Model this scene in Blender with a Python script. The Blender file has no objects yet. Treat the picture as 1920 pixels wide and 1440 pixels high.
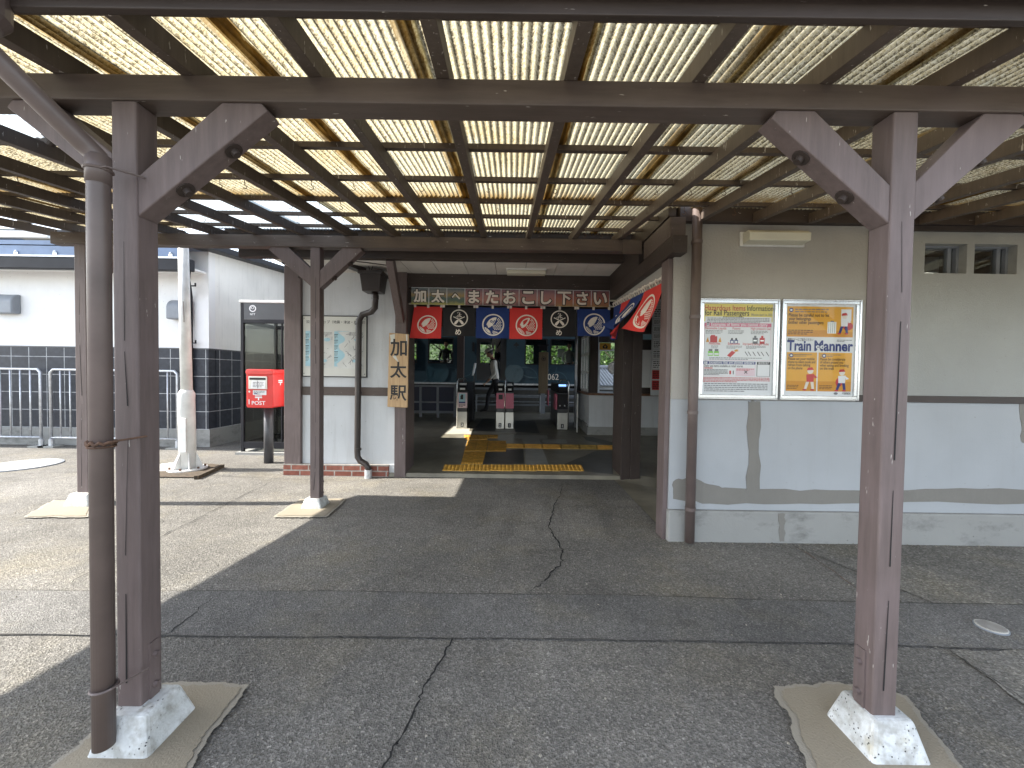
import bpy, bmesh, math, random
from mathutils import Vector, Matrix, noise
random.seed(7)
sc = bpy.context.scene
R = math.radians

# ------------------------------------------------------------------ camera, light, exposure
PITCH, ROLL, CAM_H, F = R(1.4), R(0.8), 1.33, 740.0
cam_d = bpy.data.cameras.new('camera')
cam_d.sensor_width = 36.0
cam_d.lens = F / 1920 * 36.0
cam_d.clip_start = 0.02
cam_d.clip_end = 2000
cam = bpy.data.objects.new('camera', cam_d)
sc.collection.objects.link(cam)
cam.matrix_world = Matrix.Translation((0, 0, CAM_H)) @ Matrix.Rotation(R(90) - PITCH, 4, 'X') @ Matrix.Rotation(ROLL, 4, 'Z')
sc.camera = cam

SUN_EL, SUN_AZ = R(42), R(2.5)          # sun stands to the left (-X), a touch towards the viewer
world = bpy.data.worlds.new('World')
sc.world = world
world.use_nodes = True
wn = world.node_tree
bg = wn.nodes['Background']
sky = wn.nodes.new('ShaderNodeTexSky')
sky.sky_type = 'NISHITA'
sky.sun_disc = False
sky.sun_elevation = SUN_EL
sky.sun_rotation = R(270 - 2.5)
sky.air_density = 1.0
sky.dust_density = 0.8
hs_ = wn.nodes.new('ShaderNodeHueSaturation'); hs_.inputs['Saturation'].default_value = 0.50
wn.links.new(sky.outputs[0], hs_.inputs['Color']); wn.links.new(hs_.outputs[0], bg.inputs[0])
bg.inputs[1].default_value = 0.15
sun_d = bpy.data.lights.new('sun', 'SUN')
sun_d.energy = 3.6
sun_d.angle = R(0.5)
sun_d.color = (1.0, 0.94, 0.84)
sun = bpy.data.objects.new('sun', sun_d)
sc.collection.objects.link(sun)
# direction the light travels
SD = Vector((math.cos(SUN_EL) * math.cos(SUN_AZ), math.cos(SUN_EL) * math.sin(SUN_AZ), -math.sin(SUN_EL)))
sun.rotation_euler = SD.to_track_quat('-Z', 'Y').to_euler()
sun.location = (-20, -2, 20)
sc.view_settings.view_transform = 'Standard'
sc.view_settings.look = 'None'
sc.view_settings.exposure = 2.0
sc.view_settings.gamma = 1.0
sc.view_settings.use_curve_mapping = False
sc.cycles.use_denoising = True
sc.cycles.max_bounces = 10
sc.cycles.diffuse_bounces = 5
sc.cycles.transparent_max_bounces = 12
sc.cycles.sample_clamp_indirect = 6.0

# ------------------------------------------------------------------ survey helper: a point of the place on a known plane
def _ray(px, py):
    u, v = (px - 960) / F, (py - 720) / F
    c, s = math.cos(ROLL), math.sin(ROLL)
    x, y = c * u + s * v, -s * u + c * v
    cp, sp = math.cos(PITCH), math.sin(PITCH)
    return Vector((x, cp - y * sp, -sp - y * cp))
def at(px, py, X=None, Y=None, Z=None):
    r = _ray(px, py)
    t = X / r.x if X is not None else Y / r.y if Y is not None else (Z - CAM_H) / r.z
    return Vector((0, 0, CAM_H)) + t * r
FZ0, FS, FY0 = 0.05, 0.04, 5.1
def fl(y): return FZ0 + FS * (y - FY0)         # concourse floor, gently rising
def atf(px, py):
    r = _ray(px, py)
    t = (FZ0 - FS * FY0 - CAM_H) / (r.z - FS * r.y)
    return Vector((0, 0, CAM_H)) + t * r

# ------------------------------------------------------------------ materials
def new_mat(name):
    m = bpy.data.materials.new(name)
    m.use_nodes = True
    nt = m.node_tree
    return m, nt, nt.nodes['Principled BSDF']
def N(nt, t, **kw):
    n = nt.nodes.new(t)
    for k, v in kw.items():
        setattr(n, k, v)
    return n
def coords(nt, scale=(1, 1, 1), obj=True):
    tc = N(nt, 'ShaderNodeTexCoord')
    mp = N(nt, 'ShaderNodeMapping')
    mp.inputs['Scale'].default_value = scale
    nt.links.new(tc.outputs['Object'], mp.inputs[0])
    return mp.outputs[0]
def noise_tex(nt, vec, scale, detail=4, rough=0.55):
    n = N(nt, 'ShaderNodeTexNoise')
    n.inputs['Scale'].default_value = scale
    n.inputs['Detail'].default_value = detail
    n.inputs['Roughness'].default_value = rough
    nt.links.new(vec, n.inputs['Vector'])
    return n.outputs['Fac']
def ramp(nt, fac, stops, mode='LINEAR'):
    r = N(nt, 'ShaderNodeValToRGB')
    r.color_ramp.interpolation = mode
    while len(r.color_ramp.elements) < len(stops):
        r.color_ramp.elements.new(0.5)
    for e, (p, c) in zip(r.color_ramp.elements, stops):
        e.position = p
        e.color = (*c, 1) if len(c) == 3 else c
    nt.links.new(fac, r.inputs[0])
    return r.outputs[0]
def mix(nt, fac, a, b, mode='MIX'):
    n = N(nt, 'ShaderNodeMix', data_type='RGBA', blend_type=mode)
    for s, v in ((0, fac), (6, a), (7, b)):
        if hasattr(v, 'is_linked') or isinstance(v, bpy.types.NodeSocket):
            nt.links.new(v, n.inputs[s])
        else:
            n.inputs[s].default_value = v if s == 0 else ((*v, 1) if len(v) == 3 else v)
    return n.outputs[2]
def math_n(nt, op, a, b=None, c=None, clamp=False):
    n = N(nt, 'ShaderNodeMath', operation=op, use_clamp=clamp)
    for i, v in enumerate((a, b, c)):
        if v is None: continue
        if isinstance(v, bpy.types.NodeSocket): nt.links.new(v, n.inputs[i])
        else: n.inputs[i].default_value = v
    return n.outputs[0]
def bump(nt, bsdf, h, strength=0.3, dist=0.01):
    b = N(nt, 'ShaderNodeBump')
    b.inputs['Strength'].default_value = strength
    b.inputs['Distance'].default_value = dist
    nt.links.new(h, b.inputs['Height'])
    nt.links.new(b.outputs[0], bsdf.inputs['Normal'])
def g(v): return (v, v, v)

def plain(name, col, rough=0.5, metal=0.0, var=0.12, scale=6, bmp=0.0, bscale=60, spec=0.5, coat=0):
    m, nt, b = new_mat(name)
    v = coords(nt)
    f = noise_tex(nt, v, scale, 5)
    lo = tuple(c * (1 - var) for c in col); hi = tuple(min(1, c * (1 + var)) for c in col)
    nt.links.new(ramp(nt, f, [(0.3, lo), (0.7, hi)]), b.inputs['Base Color'])
    b.inputs['Roughness'].default_value = rough
    b.inputs['Metallic'].default_value = metal
    b.inputs['Specular IOR Level'].default_value = spec
    if coat: b.inputs['Coat Weight'].default_value = coat
    if bmp:
        bump(nt, b, noise_tex(nt, v, bscale, 4), bmp, 0.004)
    return m

def painted_timber(name, col, wear=0.555, wearcol=(0.42, 0.39, 0.36), vert=True):
    m, nt, b = new_mat(name)
    v = coords(nt, (18, 18, 1.6) if vert else (1.6, 18, 18))
    g1 = noise_tex(nt, v, 2.2, 6, 0.65)
    v2 = coords(nt)
    big = noise_tex(nt, v2, 3.0, 5)
    c1 = ramp(nt, g1, [(0.25, tuple(x * 0.72 for x in col)), (0.6, col), (0.8, tuple(x * 1.25 for x in col))])
    c2 = mix(nt, math_n(nt, 'MULTIPLY', ramp(nt, big, [(0.45, g(0)), (0.7, g(1))]), 0.5), c1, tuple(x * 1.28 for x in (col[0], col[1] * 1.0, col[2] * 1.06)))
    ch = noise_tex(nt, coords(nt, (30, 30, 5) if vert else (5, 30, 30)), 2.0, 3, 0.7)
    chips = ramp(nt, ch, [(wear + 0.10, g(0)), (wear + 0.13, g(1))])
    nt.links.new(mix(nt, chips, c2, wearcol), b.inputs['Base Color'])
    b.inputs['Roughness'].default_value = 0.55
    b.inputs['Specular IOR Level'].default_value = 0.35
    bump(nt, b, math_n(nt, 'ADD', g1, math_n(nt, 'MULTIPLY', chips, -0.6)), 0.35, 0.004)
    return m

def plaster(name, col, rough=0.85, bmp=0.35, bscale=90, stain=(0.25, 0.24, 0.22), stain_amt=0.25, streak=True, blotch=False):
    m, nt, b = new_mat(name)
    v = coords(nt)
    a = noise_tex(nt, v, 1.6, 6)
    f = noise_tex(nt, v, 40, 3)
    c = ramp(nt, a, [(0.3, tuple(x * 0.86 for x in col)), (0.7, col)])
    st = noise_tex(nt, coords(nt, (1.2, 1.2, 2.2) if blotch else (7, 7, 0.5)), 2.4, 7, 0.7)
    sm = math_n(nt, 'MULTIPLY', ramp(nt, st, [(0.52, g(0)), (0.75, g(1))]), stain_amt if streak else 0.0)
    c = mix(nt, sm, c, stain)
    sp = N(nt, 'ShaderNodeTexVoronoi'); sp.inputs['Scale'].default_value = 9
    nt.links.new(v, sp.inputs['Vector'])
    spots = ramp(nt, sp.outputs['Distance'], [(0.03, g(1)), (0.07, g(0))])
    c = mix(nt, math_n(nt, 'MULTIPLY', spots, 0.5), c, stain)
    nt.links.new(c, b.inputs['Base Color'])
    b.inputs['Roughness'].default_value = rough
    bump(nt, b, math_n(nt, 'ADD', noise_tex(nt, v, bscale, 4), math_n(nt, 'MULTIPLY', a, 1.5)), bmp, 0.006)
    return m

def asphalt_mat(name, base, tint=(1, 0.955, 0.87), scale=1.0):
    m, nt, b = new_mat(name)
    v = coords(nt)
    def cells(sc_):
        vo = N(nt, 'ShaderNodeTexVoronoi'); vo.inputs['Scale'].default_value = sc_ * scale
        nt.links.new(v, vo.inputs['Vector'])
        sep = N(nt, 'ShaderNodeSeparateColor'); nt.links.new(vo.outputs['Color'], sep.inputs[0])
        return vo, sep
    vo, sep = cells(150)
    vo2, sep2 = cells(72)
    f2 = noise_tex(nt, v, 260 * scale, 3, 0.75)
    big = noise_tex(nt, v, 0.8, 7, 0.6)
    med = noise_tex(nt, v, 6, 6, 0.65)
    c = tuple(base * t for t in tint)
    k = ramp(nt, sep.outputs[0], [(0.0, tuple(x * 0.38 for x in c)), (0.5, tuple(x * 0.8 for x in c)), (0.82, tuple(x * 1.2 for x in c)), (0.95, tuple(x * 1.4 for x in c)), (1.0, tuple(min(0.8, x * 2.1) for x in c))])
    k = mix(nt, 0.35, k, ramp(nt, f2, [(0.3, tuple(x * 0.4 for x in c)), (0.7, tuple(x * 1.6 for x in c))]))
    k = mix(nt, 1.0, k, ramp(nt, sep2.outputs[1], [(0.0, g(0.85)), (0.9, g(1.08)), (1.0, g(1.35))]), 'MULTIPLY')
    k = mix(nt, 1.0, k, ramp(nt, big, [(0.32, g(0.70)), (0.5, g(0.95)), (0.68, g(1.22))]), 'MULTIPLY')
    k = mix(nt, 1.0, k, ramp(nt, med, [(0.3, g(0.88)), (0.7, g(1.09))]), 'MULTIPLY')
    sand = ramp(nt, noise_tex(nt, coords(nt), 1.3, 6, 0.65), [(0.50, g(0)), (0.70, g(0.45))])
    k = mix(nt, sand, k, mix(nt, 1.0, k, (1.35, 1.24, 0.92), 'MULTIPLY'))
    damp = ramp(nt, noise_tex(nt, coords(nt, (0.6, 1.4, 1)), 1.9, 6, 0.6), [(0.58, g(0)), (0.66, g(0.32))])
    k = mix(nt, damp, k, mix(nt, 1.0, k, (0.55, 0.54, 0.52), 'MULTIPLY'))
    nt.links.new(k, b.inputs['Base Color'])
    b.inputs['Roughness'].default_value = 0.8
    b.inputs['Specular IOR Level'].default_value = 0.3
    bump(nt, b, math_n(nt, 'ADD', math_n(nt, 'ADD', vo.outputs['Distance'], vo2.outputs['Distance']), math_n(nt, 'ADD', f2, math_n(nt, 'MULTIPLY', med, 0.3))), 0.8, 0.006)
    return m

def frp_mat(name, clear=False):
    m, nt, b = new_mat(name)
    nt.nodes.remove(b)
    out = nt.nodes['Material Output']
    tc = N(nt, 'ShaderNodeTexCoord')
    sx = N(nt, 'ShaderNodeSeparateXYZ'); nt.links.new(tc.outputs['Object'], sx.inputs[0])
    X, Y, Z = sx.outputs
    v = coords(nt)
    # rib position: 0 in the crest, 1 in the valley
    ph = math_n(nt, 'MULTIPLY', X, 2 * math.pi / 0.0325)
    rib = math_n(nt, 'MULTIPLY_ADD', math_n(nt, 'COSINE', ph), -0.5, 0.5)
    fine = noise_tex(nt, v, 95, 5, 0.8)
    med = noise_tex(nt, coords(nt, (1, 0.45, 1)), 14, 5, 0.6)
    if clear:
        cl = ramp(nt, math_n(nt, 'MULTIPLY_ADD', rib, 0.3, fine), [(0.55, (0.33, 0.38, 0.43)), (0.95, (0.20, 0.22, 0.23))])
        d = N(nt, 'ShaderNodeBsdfTranslucent'); nt.links.new(cl, d.inputs[0])
        t = N(nt, 'ShaderNodeBsdfTransparent'); t.inputs[0].default_value = (0.9, 0.95, 0.97, 1)
        ms = N(nt, 'ShaderNodeMixShader')
        nt.links.new(math_n(nt, 'MULTIPLY_ADD', rib, 0.03, 0.94), ms.inputs[0])
        nt.links.new(t.outputs[0], ms.inputs[1]); nt.links.new(d.outputs[0], ms.inputs[2])
        nt.links.new(ms.outputs[0], out.inputs[0])
        return m
    furry = noise_tex(nt, coords(nt, (1, 0.75, 1)), 120, 5, 0.85)
    base = ramp(nt, furry, [(0.34, (0.22, 0.172, 0.088)), (0.46, (0.40, 0.350, 0.225)), (0.56, (0.52, 0.475, 0.345)), (0.68, (0.60, 0.57, 0.47))])
    cool = ramp(nt, noise_tex(nt, coords(nt, (1.3, 1.0, 1)), 4.5, 5, 0.6), [(0.52, g(0)), (0.68, g(0.55))])
    base = mix(nt, cool, base, mix(nt, 1.0, base, (0.78, 0.86, 0.98), 'MULTIPLY'))
    amber = ramp(nt, noise_tex(nt, coords(nt, (1.6, 0.7, 1)), 2.3, 5, 0.6), [(0.50, g(0)), (0.70, g(0.5))])
    base = mix(nt, amber, base, mix(nt, 1.0, base, (0.84, 0.70, 0.42), 'MULTIPLY'))
    # moss and grit gather along the valleys
    vall = math_n(nt, 'MULTIPLY', math_n(nt, 'POWER', rib, 2.5), 0.42)
    base = mix(nt, vall, base, (0.20, 0.165, 0.10))
    dirt = math_n(nt, 'ADD', math_n(nt, 'MULTIPLY_ADD', rib, 0.16, fine), math_n(nt, 'MULTIPLY', med, 0.22))
    dm = ramp(nt, dirt, [(0.70, g(0)), (0.80, g(1))])
    k = mix(nt, math_n(nt, 'MULTIPLY', dm, 0.85), base, (0.055, 0.042, 0.022))
    # rust-brown water stains under each side lap, and at the cross lap
    fx = math_n(nt, 'FRACT', math_n(nt, 'DIVIDE', math_n(nt, 'ADD', X, 0.345 + 0.585 * 20 + 0.055), 0.585))
    wob = math_n(nt, 'MULTIPLY', math_n(nt, 'SUBTRACT', noise_tex(nt, coords(nt, (3, 1.2, 1)), 3, 5), 0.5), 0.10)
    lap = math_n(nt, 'LESS_THAN', math_n(nt, 'ADD', fx, wob), 0.125)
    lapn = math_n(nt, 'MULTIPLY', lap, ramp(nt, noise_tex(nt, coords(nt, (2, 1, 1)), 1.7, 4), [(0.33, g(0.25)), (0.55, g(1))]))
    k = mix(nt, math_n(nt, 'MULTIPLY', lapn, 0.92), k, ramp(nt, noise_tex(nt, coords(nt, (1, 0.15, 1)), 40, 4), [(0.3, (0.045, 0.026, 0.010)), (0.55, (0.20, 0.125, 0.038)), (0.75, (0.36, 0.27, 0.11))]))
    yl = math_n(nt, 'ABSOLUTE', math_n(nt, 'SUBTRACT', Y, 2.99))
    cross = math_n(nt, 'MULTIPLY', ramp(nt, yl, [(0.05, g(1)), (0.20, g(0))]), ramp(nt, noise_tex(nt, coords(nt, (4, 1, 1)), 3, 4), [(0.3, g(0.2)), (0.55, g(1))]))
    k = mix(nt, math_n(nt, 'MULTIPLY', cross, 0.85), k, ramp(nt, fine, [(0.3, (0.06, 0.033, 0.012)), (0.65, (0.30, 0.19, 0.06))]))
    d = N(nt, 'ShaderNodeBsdfTranslucent'); nt.links.new(k, d.inputs[0])
    d2 = N(nt, 'ShaderNodeBsdfDiffuse'); nt.links.new(k, d2.inputs[0])
    ms = N(nt, 'ShaderNodeMixShader'); ms.inputs[0].default_value = 0.45
    nt.links.new(d.outputs[0], ms.inputs[1]); nt.links.new(d2.outputs[0], ms.inputs[2])
    bp = N(nt, 'ShaderNodeBump'); bp.inputs['Strength'].default_value = 0.5; bp.inputs['Distance'].default_value = 0.004
    nt.links.new(fine, bp.inputs['Height'])
    nt.links.new(bp.outputs[0], d.inputs['Normal']); nt.links.new(bp.outputs[0], d2.inputs['Normal'])
    nt.links.new(ms.outputs[0], out.inputs[0])
    return m

def glass_mat(name, tint=(0.95, 0.97, 0.97), refl=1.0):
    m, nt, b = new_mat(name)
    nt.nodes.remove(b)
    out = nt.nodes['Material Output']
    t = N(nt, 'ShaderNodeBsdfTransparent'); t.inputs[0].default_value = (*tint, 1)
    gl = N(nt, 'ShaderNodeBsdfGlossy'); gl.inputs['Roughness'].default_value = 0.02
    fr = N(nt, 'ShaderNodeFresnel'); fr.inputs[0].default_value = 1.5
    ms = N(nt, 'ShaderNodeMixShader')
    nt.links.new(math_n(nt, 'MULTIPLY', fr.outputs[0], refl), ms.inputs[0])
    nt.links.new(t.outputs[0], ms.inputs[1]); nt.links.new(gl.outputs[0], ms.inputs[2])
    nt.links.new(ms.outputs[0], out.inputs[0])
    return m

def brickish(name, c1, c2, mortar, bw, bh, msize, offset=0.5, rough=0.7, axis='XZ', bmp=0.5, spec=0.5):
    m, nt, b = new_mat(name)
    tc = N(nt, 'ShaderNodeTexCoord')
    sx = N(nt, 'ShaderNodeSeparateXYZ'); nt.links.new(tc.outputs['Object'], sx.inputs[0])
    cb = N(nt, 'ShaderNodeCombineXYZ')
    nt.links.new(math_n(nt, 'ADD', sx.outputs[0], sx.outputs[1]), cb.inputs[0])
    nt.links.new(sx.outputs[2], cb.inputs[1])
    br = N(nt, 'ShaderNodeTexBrick')
    nt.links.new(cb.outputs[0], br.inputs['Vector'])
    br.offset = offset
    br.inputs['Scale'].default_value = 1.0
    br.inputs['Brick Width'].default_value = bw
    br.inputs['Row Height'].default_value = bh
    br.inputs['Mortar Size'].default_value = msize
    br.inputs['Color1'].default_value = (*c1, 1); br.inputs['Color2'].default_value = (*c2, 1)
    br.inputs['Mortar'].default_value = (*mortar, 1)
    v = coords(nt)
    n1 = noise_tex(nt, v, 14, 5)
    nt.links.new(mix(nt, 1.0, br.outputs['Color'], ramp(nt, n1, [(0.3, g(0.72)), (0.7, g(1.2))]), 'MULTIPLY'), b.inputs['Base Color'])
    nt.links.new(ramp(nt, br.outputs['Fac'], [(0, g(rough)), (1, g(0.9))]), b.inputs['Roughness'])
    b.inputs['Specular IOR Level'].default_value = spec
    bump(nt, b, math_n(nt, 'ADD', math_n(nt, 'MULTIPLY', br.outputs['Fac'], -1.0), math_n(nt, 'MULTIPLY', n1, 0.3)), bmp, 0.006)
    return m

def wood_mat(name, c1, c2, rough=0.5, vert=True):
    m, nt, b = new_mat(name)
    v = coords(nt, (9, 9, 0.8) if vert else (0.8, 9, 9))
    n1 = noise_tex(nt, v, 4, 6, 0.6)
    w = N(nt, 'ShaderNodeTexWave'); w.inputs['Scale'].default_value = 3.0; w.inputs['Distortion'].default_value = 5
    nt.links.new(v, w.inputs['Vector'])
    f = math_n(nt, 'ADD', math_n(nt, 'MULTIPLY', n1, 0.75), math_n(nt, 'MULTIPLY', w.outputs['Fac'], 0.3))
    nt.links.new(ramp(nt, f, [(0.3, c1), (0.75, c2)]), b.inputs['Base Color'])
    b.inputs['Roughness'].default_value = rough
    bump(nt, b, n1, 0.2, 0.003)
    return m

def lamp_mat(name, col, strength):
    m, nt, b = new_mat(name)
    b.inputs['Base Color'].default_value = (*col, 1)
    b.inputs['Emission Color'].default_value = (*col, 1)
    b.inputs['Emission Strength'].default_value = strength
    return m

def scenic_mat(name, stops):
    m, nt, b = new_mat(name)
    tc = N(nt, 'ShaderNodeTexCoord')
    sx = N(nt, 'ShaderNodeSeparateXYZ'); nt.links.new(tc.outputs['Object'], sx.inputs[0])
    n1 = noise_tex(nt, coords(nt), 18, 4)
    z = math_n(nt, 'ADD', math_n(nt, 'DIVIDE', math_n(nt, 'SUBTRACT', sx.outputs[2], 2.19), 0.22), math_n(nt, 'MULTIPLY', math_n(nt, 'SUBTRACT', n1, 0.5), 0.35))
    nt.links.new(ramp(nt, z, stops), b.inputs['Base Color'])
    b.inputs['Roughness'].default_value = 0.35
    return m

M = {}
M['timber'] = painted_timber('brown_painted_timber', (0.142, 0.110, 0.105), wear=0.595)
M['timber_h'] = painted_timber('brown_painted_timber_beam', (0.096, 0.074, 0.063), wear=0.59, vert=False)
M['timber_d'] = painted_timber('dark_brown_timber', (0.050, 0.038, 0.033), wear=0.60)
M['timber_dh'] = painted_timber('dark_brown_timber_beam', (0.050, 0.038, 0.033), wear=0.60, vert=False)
M['rafter'] = painted_timber('rafter_timber', (0.095, 0.074, 0.060))
M['pipe'] = plain('brown_pipe', (0.115, 0.088, 0.081), 0.45, var=0.2, scale=5, bmp=0.1)
M['pipe_dark'] = plain('dark_brown_pipe', (0.030, 0.023, 0.021), 0.35, var=0.2)
M['rust'] = plain('rusty_iron', (0.10, 0.055, 0.035), 0.8, var=0.5, scale=30, bmp=0.4)
M['frp'] = frp_mat('weathered_corrugated_plastic')
M['frp_clear'] = frp_mat('clear_corrugated_plastic', True)
M['ground'] = asphalt_mat('asphalt', 0.192, (1, 0.95, 0.86))
M['asphalt2'] = asphalt_mat('asphalt_coarse', 0.20, (1, 0.95, 0.85), 0.75)
M['asphalt3'] = asphalt_mat('asphalt_fine_dark', 0.176, (1, 0.97, 0.92), 1.25)
M['crack'] = plain('crack_dark', (0.012, 0.012, 0.012), 0.95, var=0.4, scale=60)
M['joint'] = plain('joint_dark', (0.065, 0.062, 0.056), 0.95, var=0.5, scale=50)
M['mortar'] = plaster('mortar_skirt', (0.30, 0.265, 0.205), bmp=0.5, bscale=160, stain=(0.17, 0.14, 0.09), stain_amt=0.5)
M['mortar_core'] = plaster('sandy_mortar', (0.27, 0.235, 0.175), bmp=0.6, bscale=120, stain=(0.14, 0.11, 0.07), stain_amt=0.3, streak=False)
M['mortar'] = plaster('mortar_skirt', (0.30, 0.275, 0.225), bmp=0.6, bscale=160, stain=(0.2, 0.18, 0.14), stain_amt=0.3, streak=False)
M['footing'] = None
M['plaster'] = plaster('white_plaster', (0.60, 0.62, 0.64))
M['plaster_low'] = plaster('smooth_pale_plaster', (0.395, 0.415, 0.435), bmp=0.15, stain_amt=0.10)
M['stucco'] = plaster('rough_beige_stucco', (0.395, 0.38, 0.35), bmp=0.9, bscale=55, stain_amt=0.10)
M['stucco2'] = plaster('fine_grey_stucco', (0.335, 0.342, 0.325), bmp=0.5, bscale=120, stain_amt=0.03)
M['conc'] = plaster('weathered_concrete', (0.31, 0.31, 0.295), bmp=0.5, bscale=50, stain=(0.06, 0.06, 0.055), stain_amt=0.7, blotch=True)
M['patch'] = plaster('cement_repair', (0.215, 0.205, 0.185), bmp=0.6, bscale=60, stain_amt=0.25)
M['white_wall'] = plaster('white_render', (0.86, 0.86, 0.86), bmp=0.1, stain_amt=0.05)
M['white_wall2'] = plaster('white_render_streaked', (0.88, 0.87, 0.84), bmp=0.15, stain=(0.25, 0.25, 0.24), stain_amt=0.22)
M['tile'] = brickish('dark_tile', (0.032, 0.036, 0.048), (0.042, 0.046, 0.058), (0.42, 0.43, 0.44), 0.305, 0.305, 0.006, 0.0, 0.4, bmp=0.3, spec=0.25)
M['brick'] = brickish('red_brick', (0.20, 0.065, 0.045), (0.27, 0.10, 0.07), (0.34, 0.31, 0.28), 0.22, 0.072, 0.008, 0.5, 0.85)
M['black'] = plain('black_metal', (0.014, 0.014, 0.018), 0.5, var=0.3, spec=0.25)
M['navy'] = plain('navy_paint', (0.012, 0.018, 0.05), 0.4)
M['rust_dark'] = plain('dark_rusty_mortar', (0.060, 0.043, 0.026), 0.9, var=0.5, scale=25, bmp=0.5)
M['galv'] = plain('galvanised_steel', (0.55, 0.57, 0.60), 0.4, 0.6, var=0.2, scale=20)
M['white_paint'] = plain('white_paint', (0.72, 0.72, 0.70), 0.4, var=0.12, scale=8)
M['alu'] = plain('brushed_aluminium', (0.72, 0.74, 0.76), 0.22, 0.9, var=0.06)
M['steel'] = plain('stainless_steel', (0.55, 0.54, 0.50), 0.3, 0.8, var=0.1)
M['red'] = plain('post_red', (0.62, 0.022, 0.018), 0.28, var=0.08, coat=0.3)
M['darkgrey'] = plain('dark_grey_paint', (0.055, 0.055, 0.06), 0.35)
M['midgrey'] = plain('mid_grey_paint', (0.22, 0.24, 0.27), 0.45)
M['glass'] = glass_mat('clear_glass', refl=0.45)
M['glass_dark'] = glass_mat('smoked_glass', (0.72, 0.73, 0.71), 0.35)
M['glass_poster'] = glass_mat('poster_cover', (0.97, 0.98, 0.98), 0.4)
M['paper'] = plain('white_paper', (0.74, 0.75, 0.76), 0.6, var=0.02)
M['cream'] = plain('cream_board', (0.60, 0.60, 0.555), 0.55, var=0.03)
M['ink'] = plain('black_ink', (0.012, 0.012, 0.014), 0.5)
M['ink_navy'] = plain('navy_ink', (0.012, 0.028, 0.17), 0.5)
M['ink_red'] = plain('red_ink', (0.50, 0.035, 0.035), 0.5)
M['ink_grey'] = plain('grey_ink', (0.16, 0.16, 0.17), 0.6)
M['pink'] = plain('pink_print', (0.60, 0.16, 0.24), 0.5, var=0.04)
M['pinkpale'] = plain('pale_pink_print', (0.70, 0.55, 0.60), 0.5, var=0.04)
M['yellowp'] = plain('yellow_print', (0.72, 0.60, 0.13), 0.5, var=0.04)
M['orange'] = plain('orange_print', (0.70, 0.36, 0.035), 0.5, var=0.05)
M['orange2'] = plain('deep_orange_print', (0.60, 0.27, 0.02), 0.5, var=0.05)
M['skyprint'] = plain('map_water_print', (0.34, 0.55, 0.63), 0.5)
M['maproad'] = plain('map_land_print', (0.58, 0.585, 0.56), 0.5)
M['green'] = plain('green_paint', (0.20, 0.55, 0.05), 0.4)
M['ntred'] = plain('red_cloth', (0.56, 0.035, 0.030), 0.85, var=0.06, bmp=0.2, bscale=400)
M['ntblue'] = plain('blue_cloth', (0.010, 0.034, 0.16), 0.85, var=0.06, bmp=0.2, bscale=400)
M['ntblack'] = plain('black_cloth', (0.012, 0.012, 0.014), 0.85, var=0.06, bmp=0.2, bscale=400)
M['dye'] = plain('undyed_cloth', (0.72, 0.67, 0.60), 0.85, var=0.04)
M['rod'] = plain('white_rod', (0.66, 0.64, 0.58), 0.4)
M['signwood'] = wood_mat('pale_cedar', (0.38, 0.225, 0.105), (0.60, 0.425, 0.24))
M['sillwood'] = wood_mat('brown_sill_wood', (0.12, 0.055, 0.03), (0.22, 0.11, 0.06), vert=False)
M['postwood'] = wood_mat('tan_post_wood', (0.13, 0.09, 0.05), (0.22, 0.16, 0.09))
M['ceil'] = plain('white_ceiling_board', (0.62, 0.60, 0.56), 0.7, var=0.08)
M['lampbox'] = plain('ivory_lamp_cover', (0.60, 0.58, 0.47), 0.4, var=0.05)
M['tact'] = plain('yellow_tactile', (0.62, 0.34, 0.055), 0.6, var=0.3, scale=12, bmp=0.2)
M['tactw'] = plain('worn_tactile', (0.38, 0.24, 0.05), 0.7, var=0.45, scale=14, bmp=0.2)
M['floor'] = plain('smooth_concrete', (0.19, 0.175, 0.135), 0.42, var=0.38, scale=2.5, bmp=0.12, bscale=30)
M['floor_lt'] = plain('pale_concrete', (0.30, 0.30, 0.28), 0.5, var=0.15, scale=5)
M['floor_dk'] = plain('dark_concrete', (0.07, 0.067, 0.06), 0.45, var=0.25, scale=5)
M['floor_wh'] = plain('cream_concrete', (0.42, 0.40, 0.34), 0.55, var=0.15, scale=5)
M['rooftile'] = plain('grey_roof_tile', (0.30, 0.31, 0.32), 0.4, var=0.2)
M['roofblue'] = plain('blue_grey_metal_roof', (0.10, 0.14, 0.22), 0.35, 0.3, var=0.2, scale=3)
M['train'] = plain('teal_train_paint', (0.013, 0.040, 0.062), 0.45, var=0.08)
M['train2'] = plain('pale_teal_motif', (0.027, 0.070, 0.098), 0.3, var=0.05)
M['train_in'] = plain('train_interior', (0.30, 0.29, 0.26), 0.6)
M['bark'] = plain('bark', (0.10, 0.075, 0.05), 0.9, var=0.3, scale=20, bmp=0.5)
M['skin'] = plain('skin', (0.45, 0.26, 0.18), 0.55, var=0.05)
M['hair'] = plain('dark_hair', (0.015, 0.013, 0.012), 0.6)
M['shirt'] = plain('white_shirt', (0.62, 0.60, 0.55), 0.8, var=0.05)
M['trousers'] = plain('dark_trousers', (0.018, 0.018, 0.022), 0.8)
M['lamp_on'] = lamp_mat('lit_tube', (1.0, 0.97, 0.85), 2.0)
M['screen_on'] = lamp_mat('lit_screen', (0.25, 0.45, 0.85), 0.5)
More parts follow.
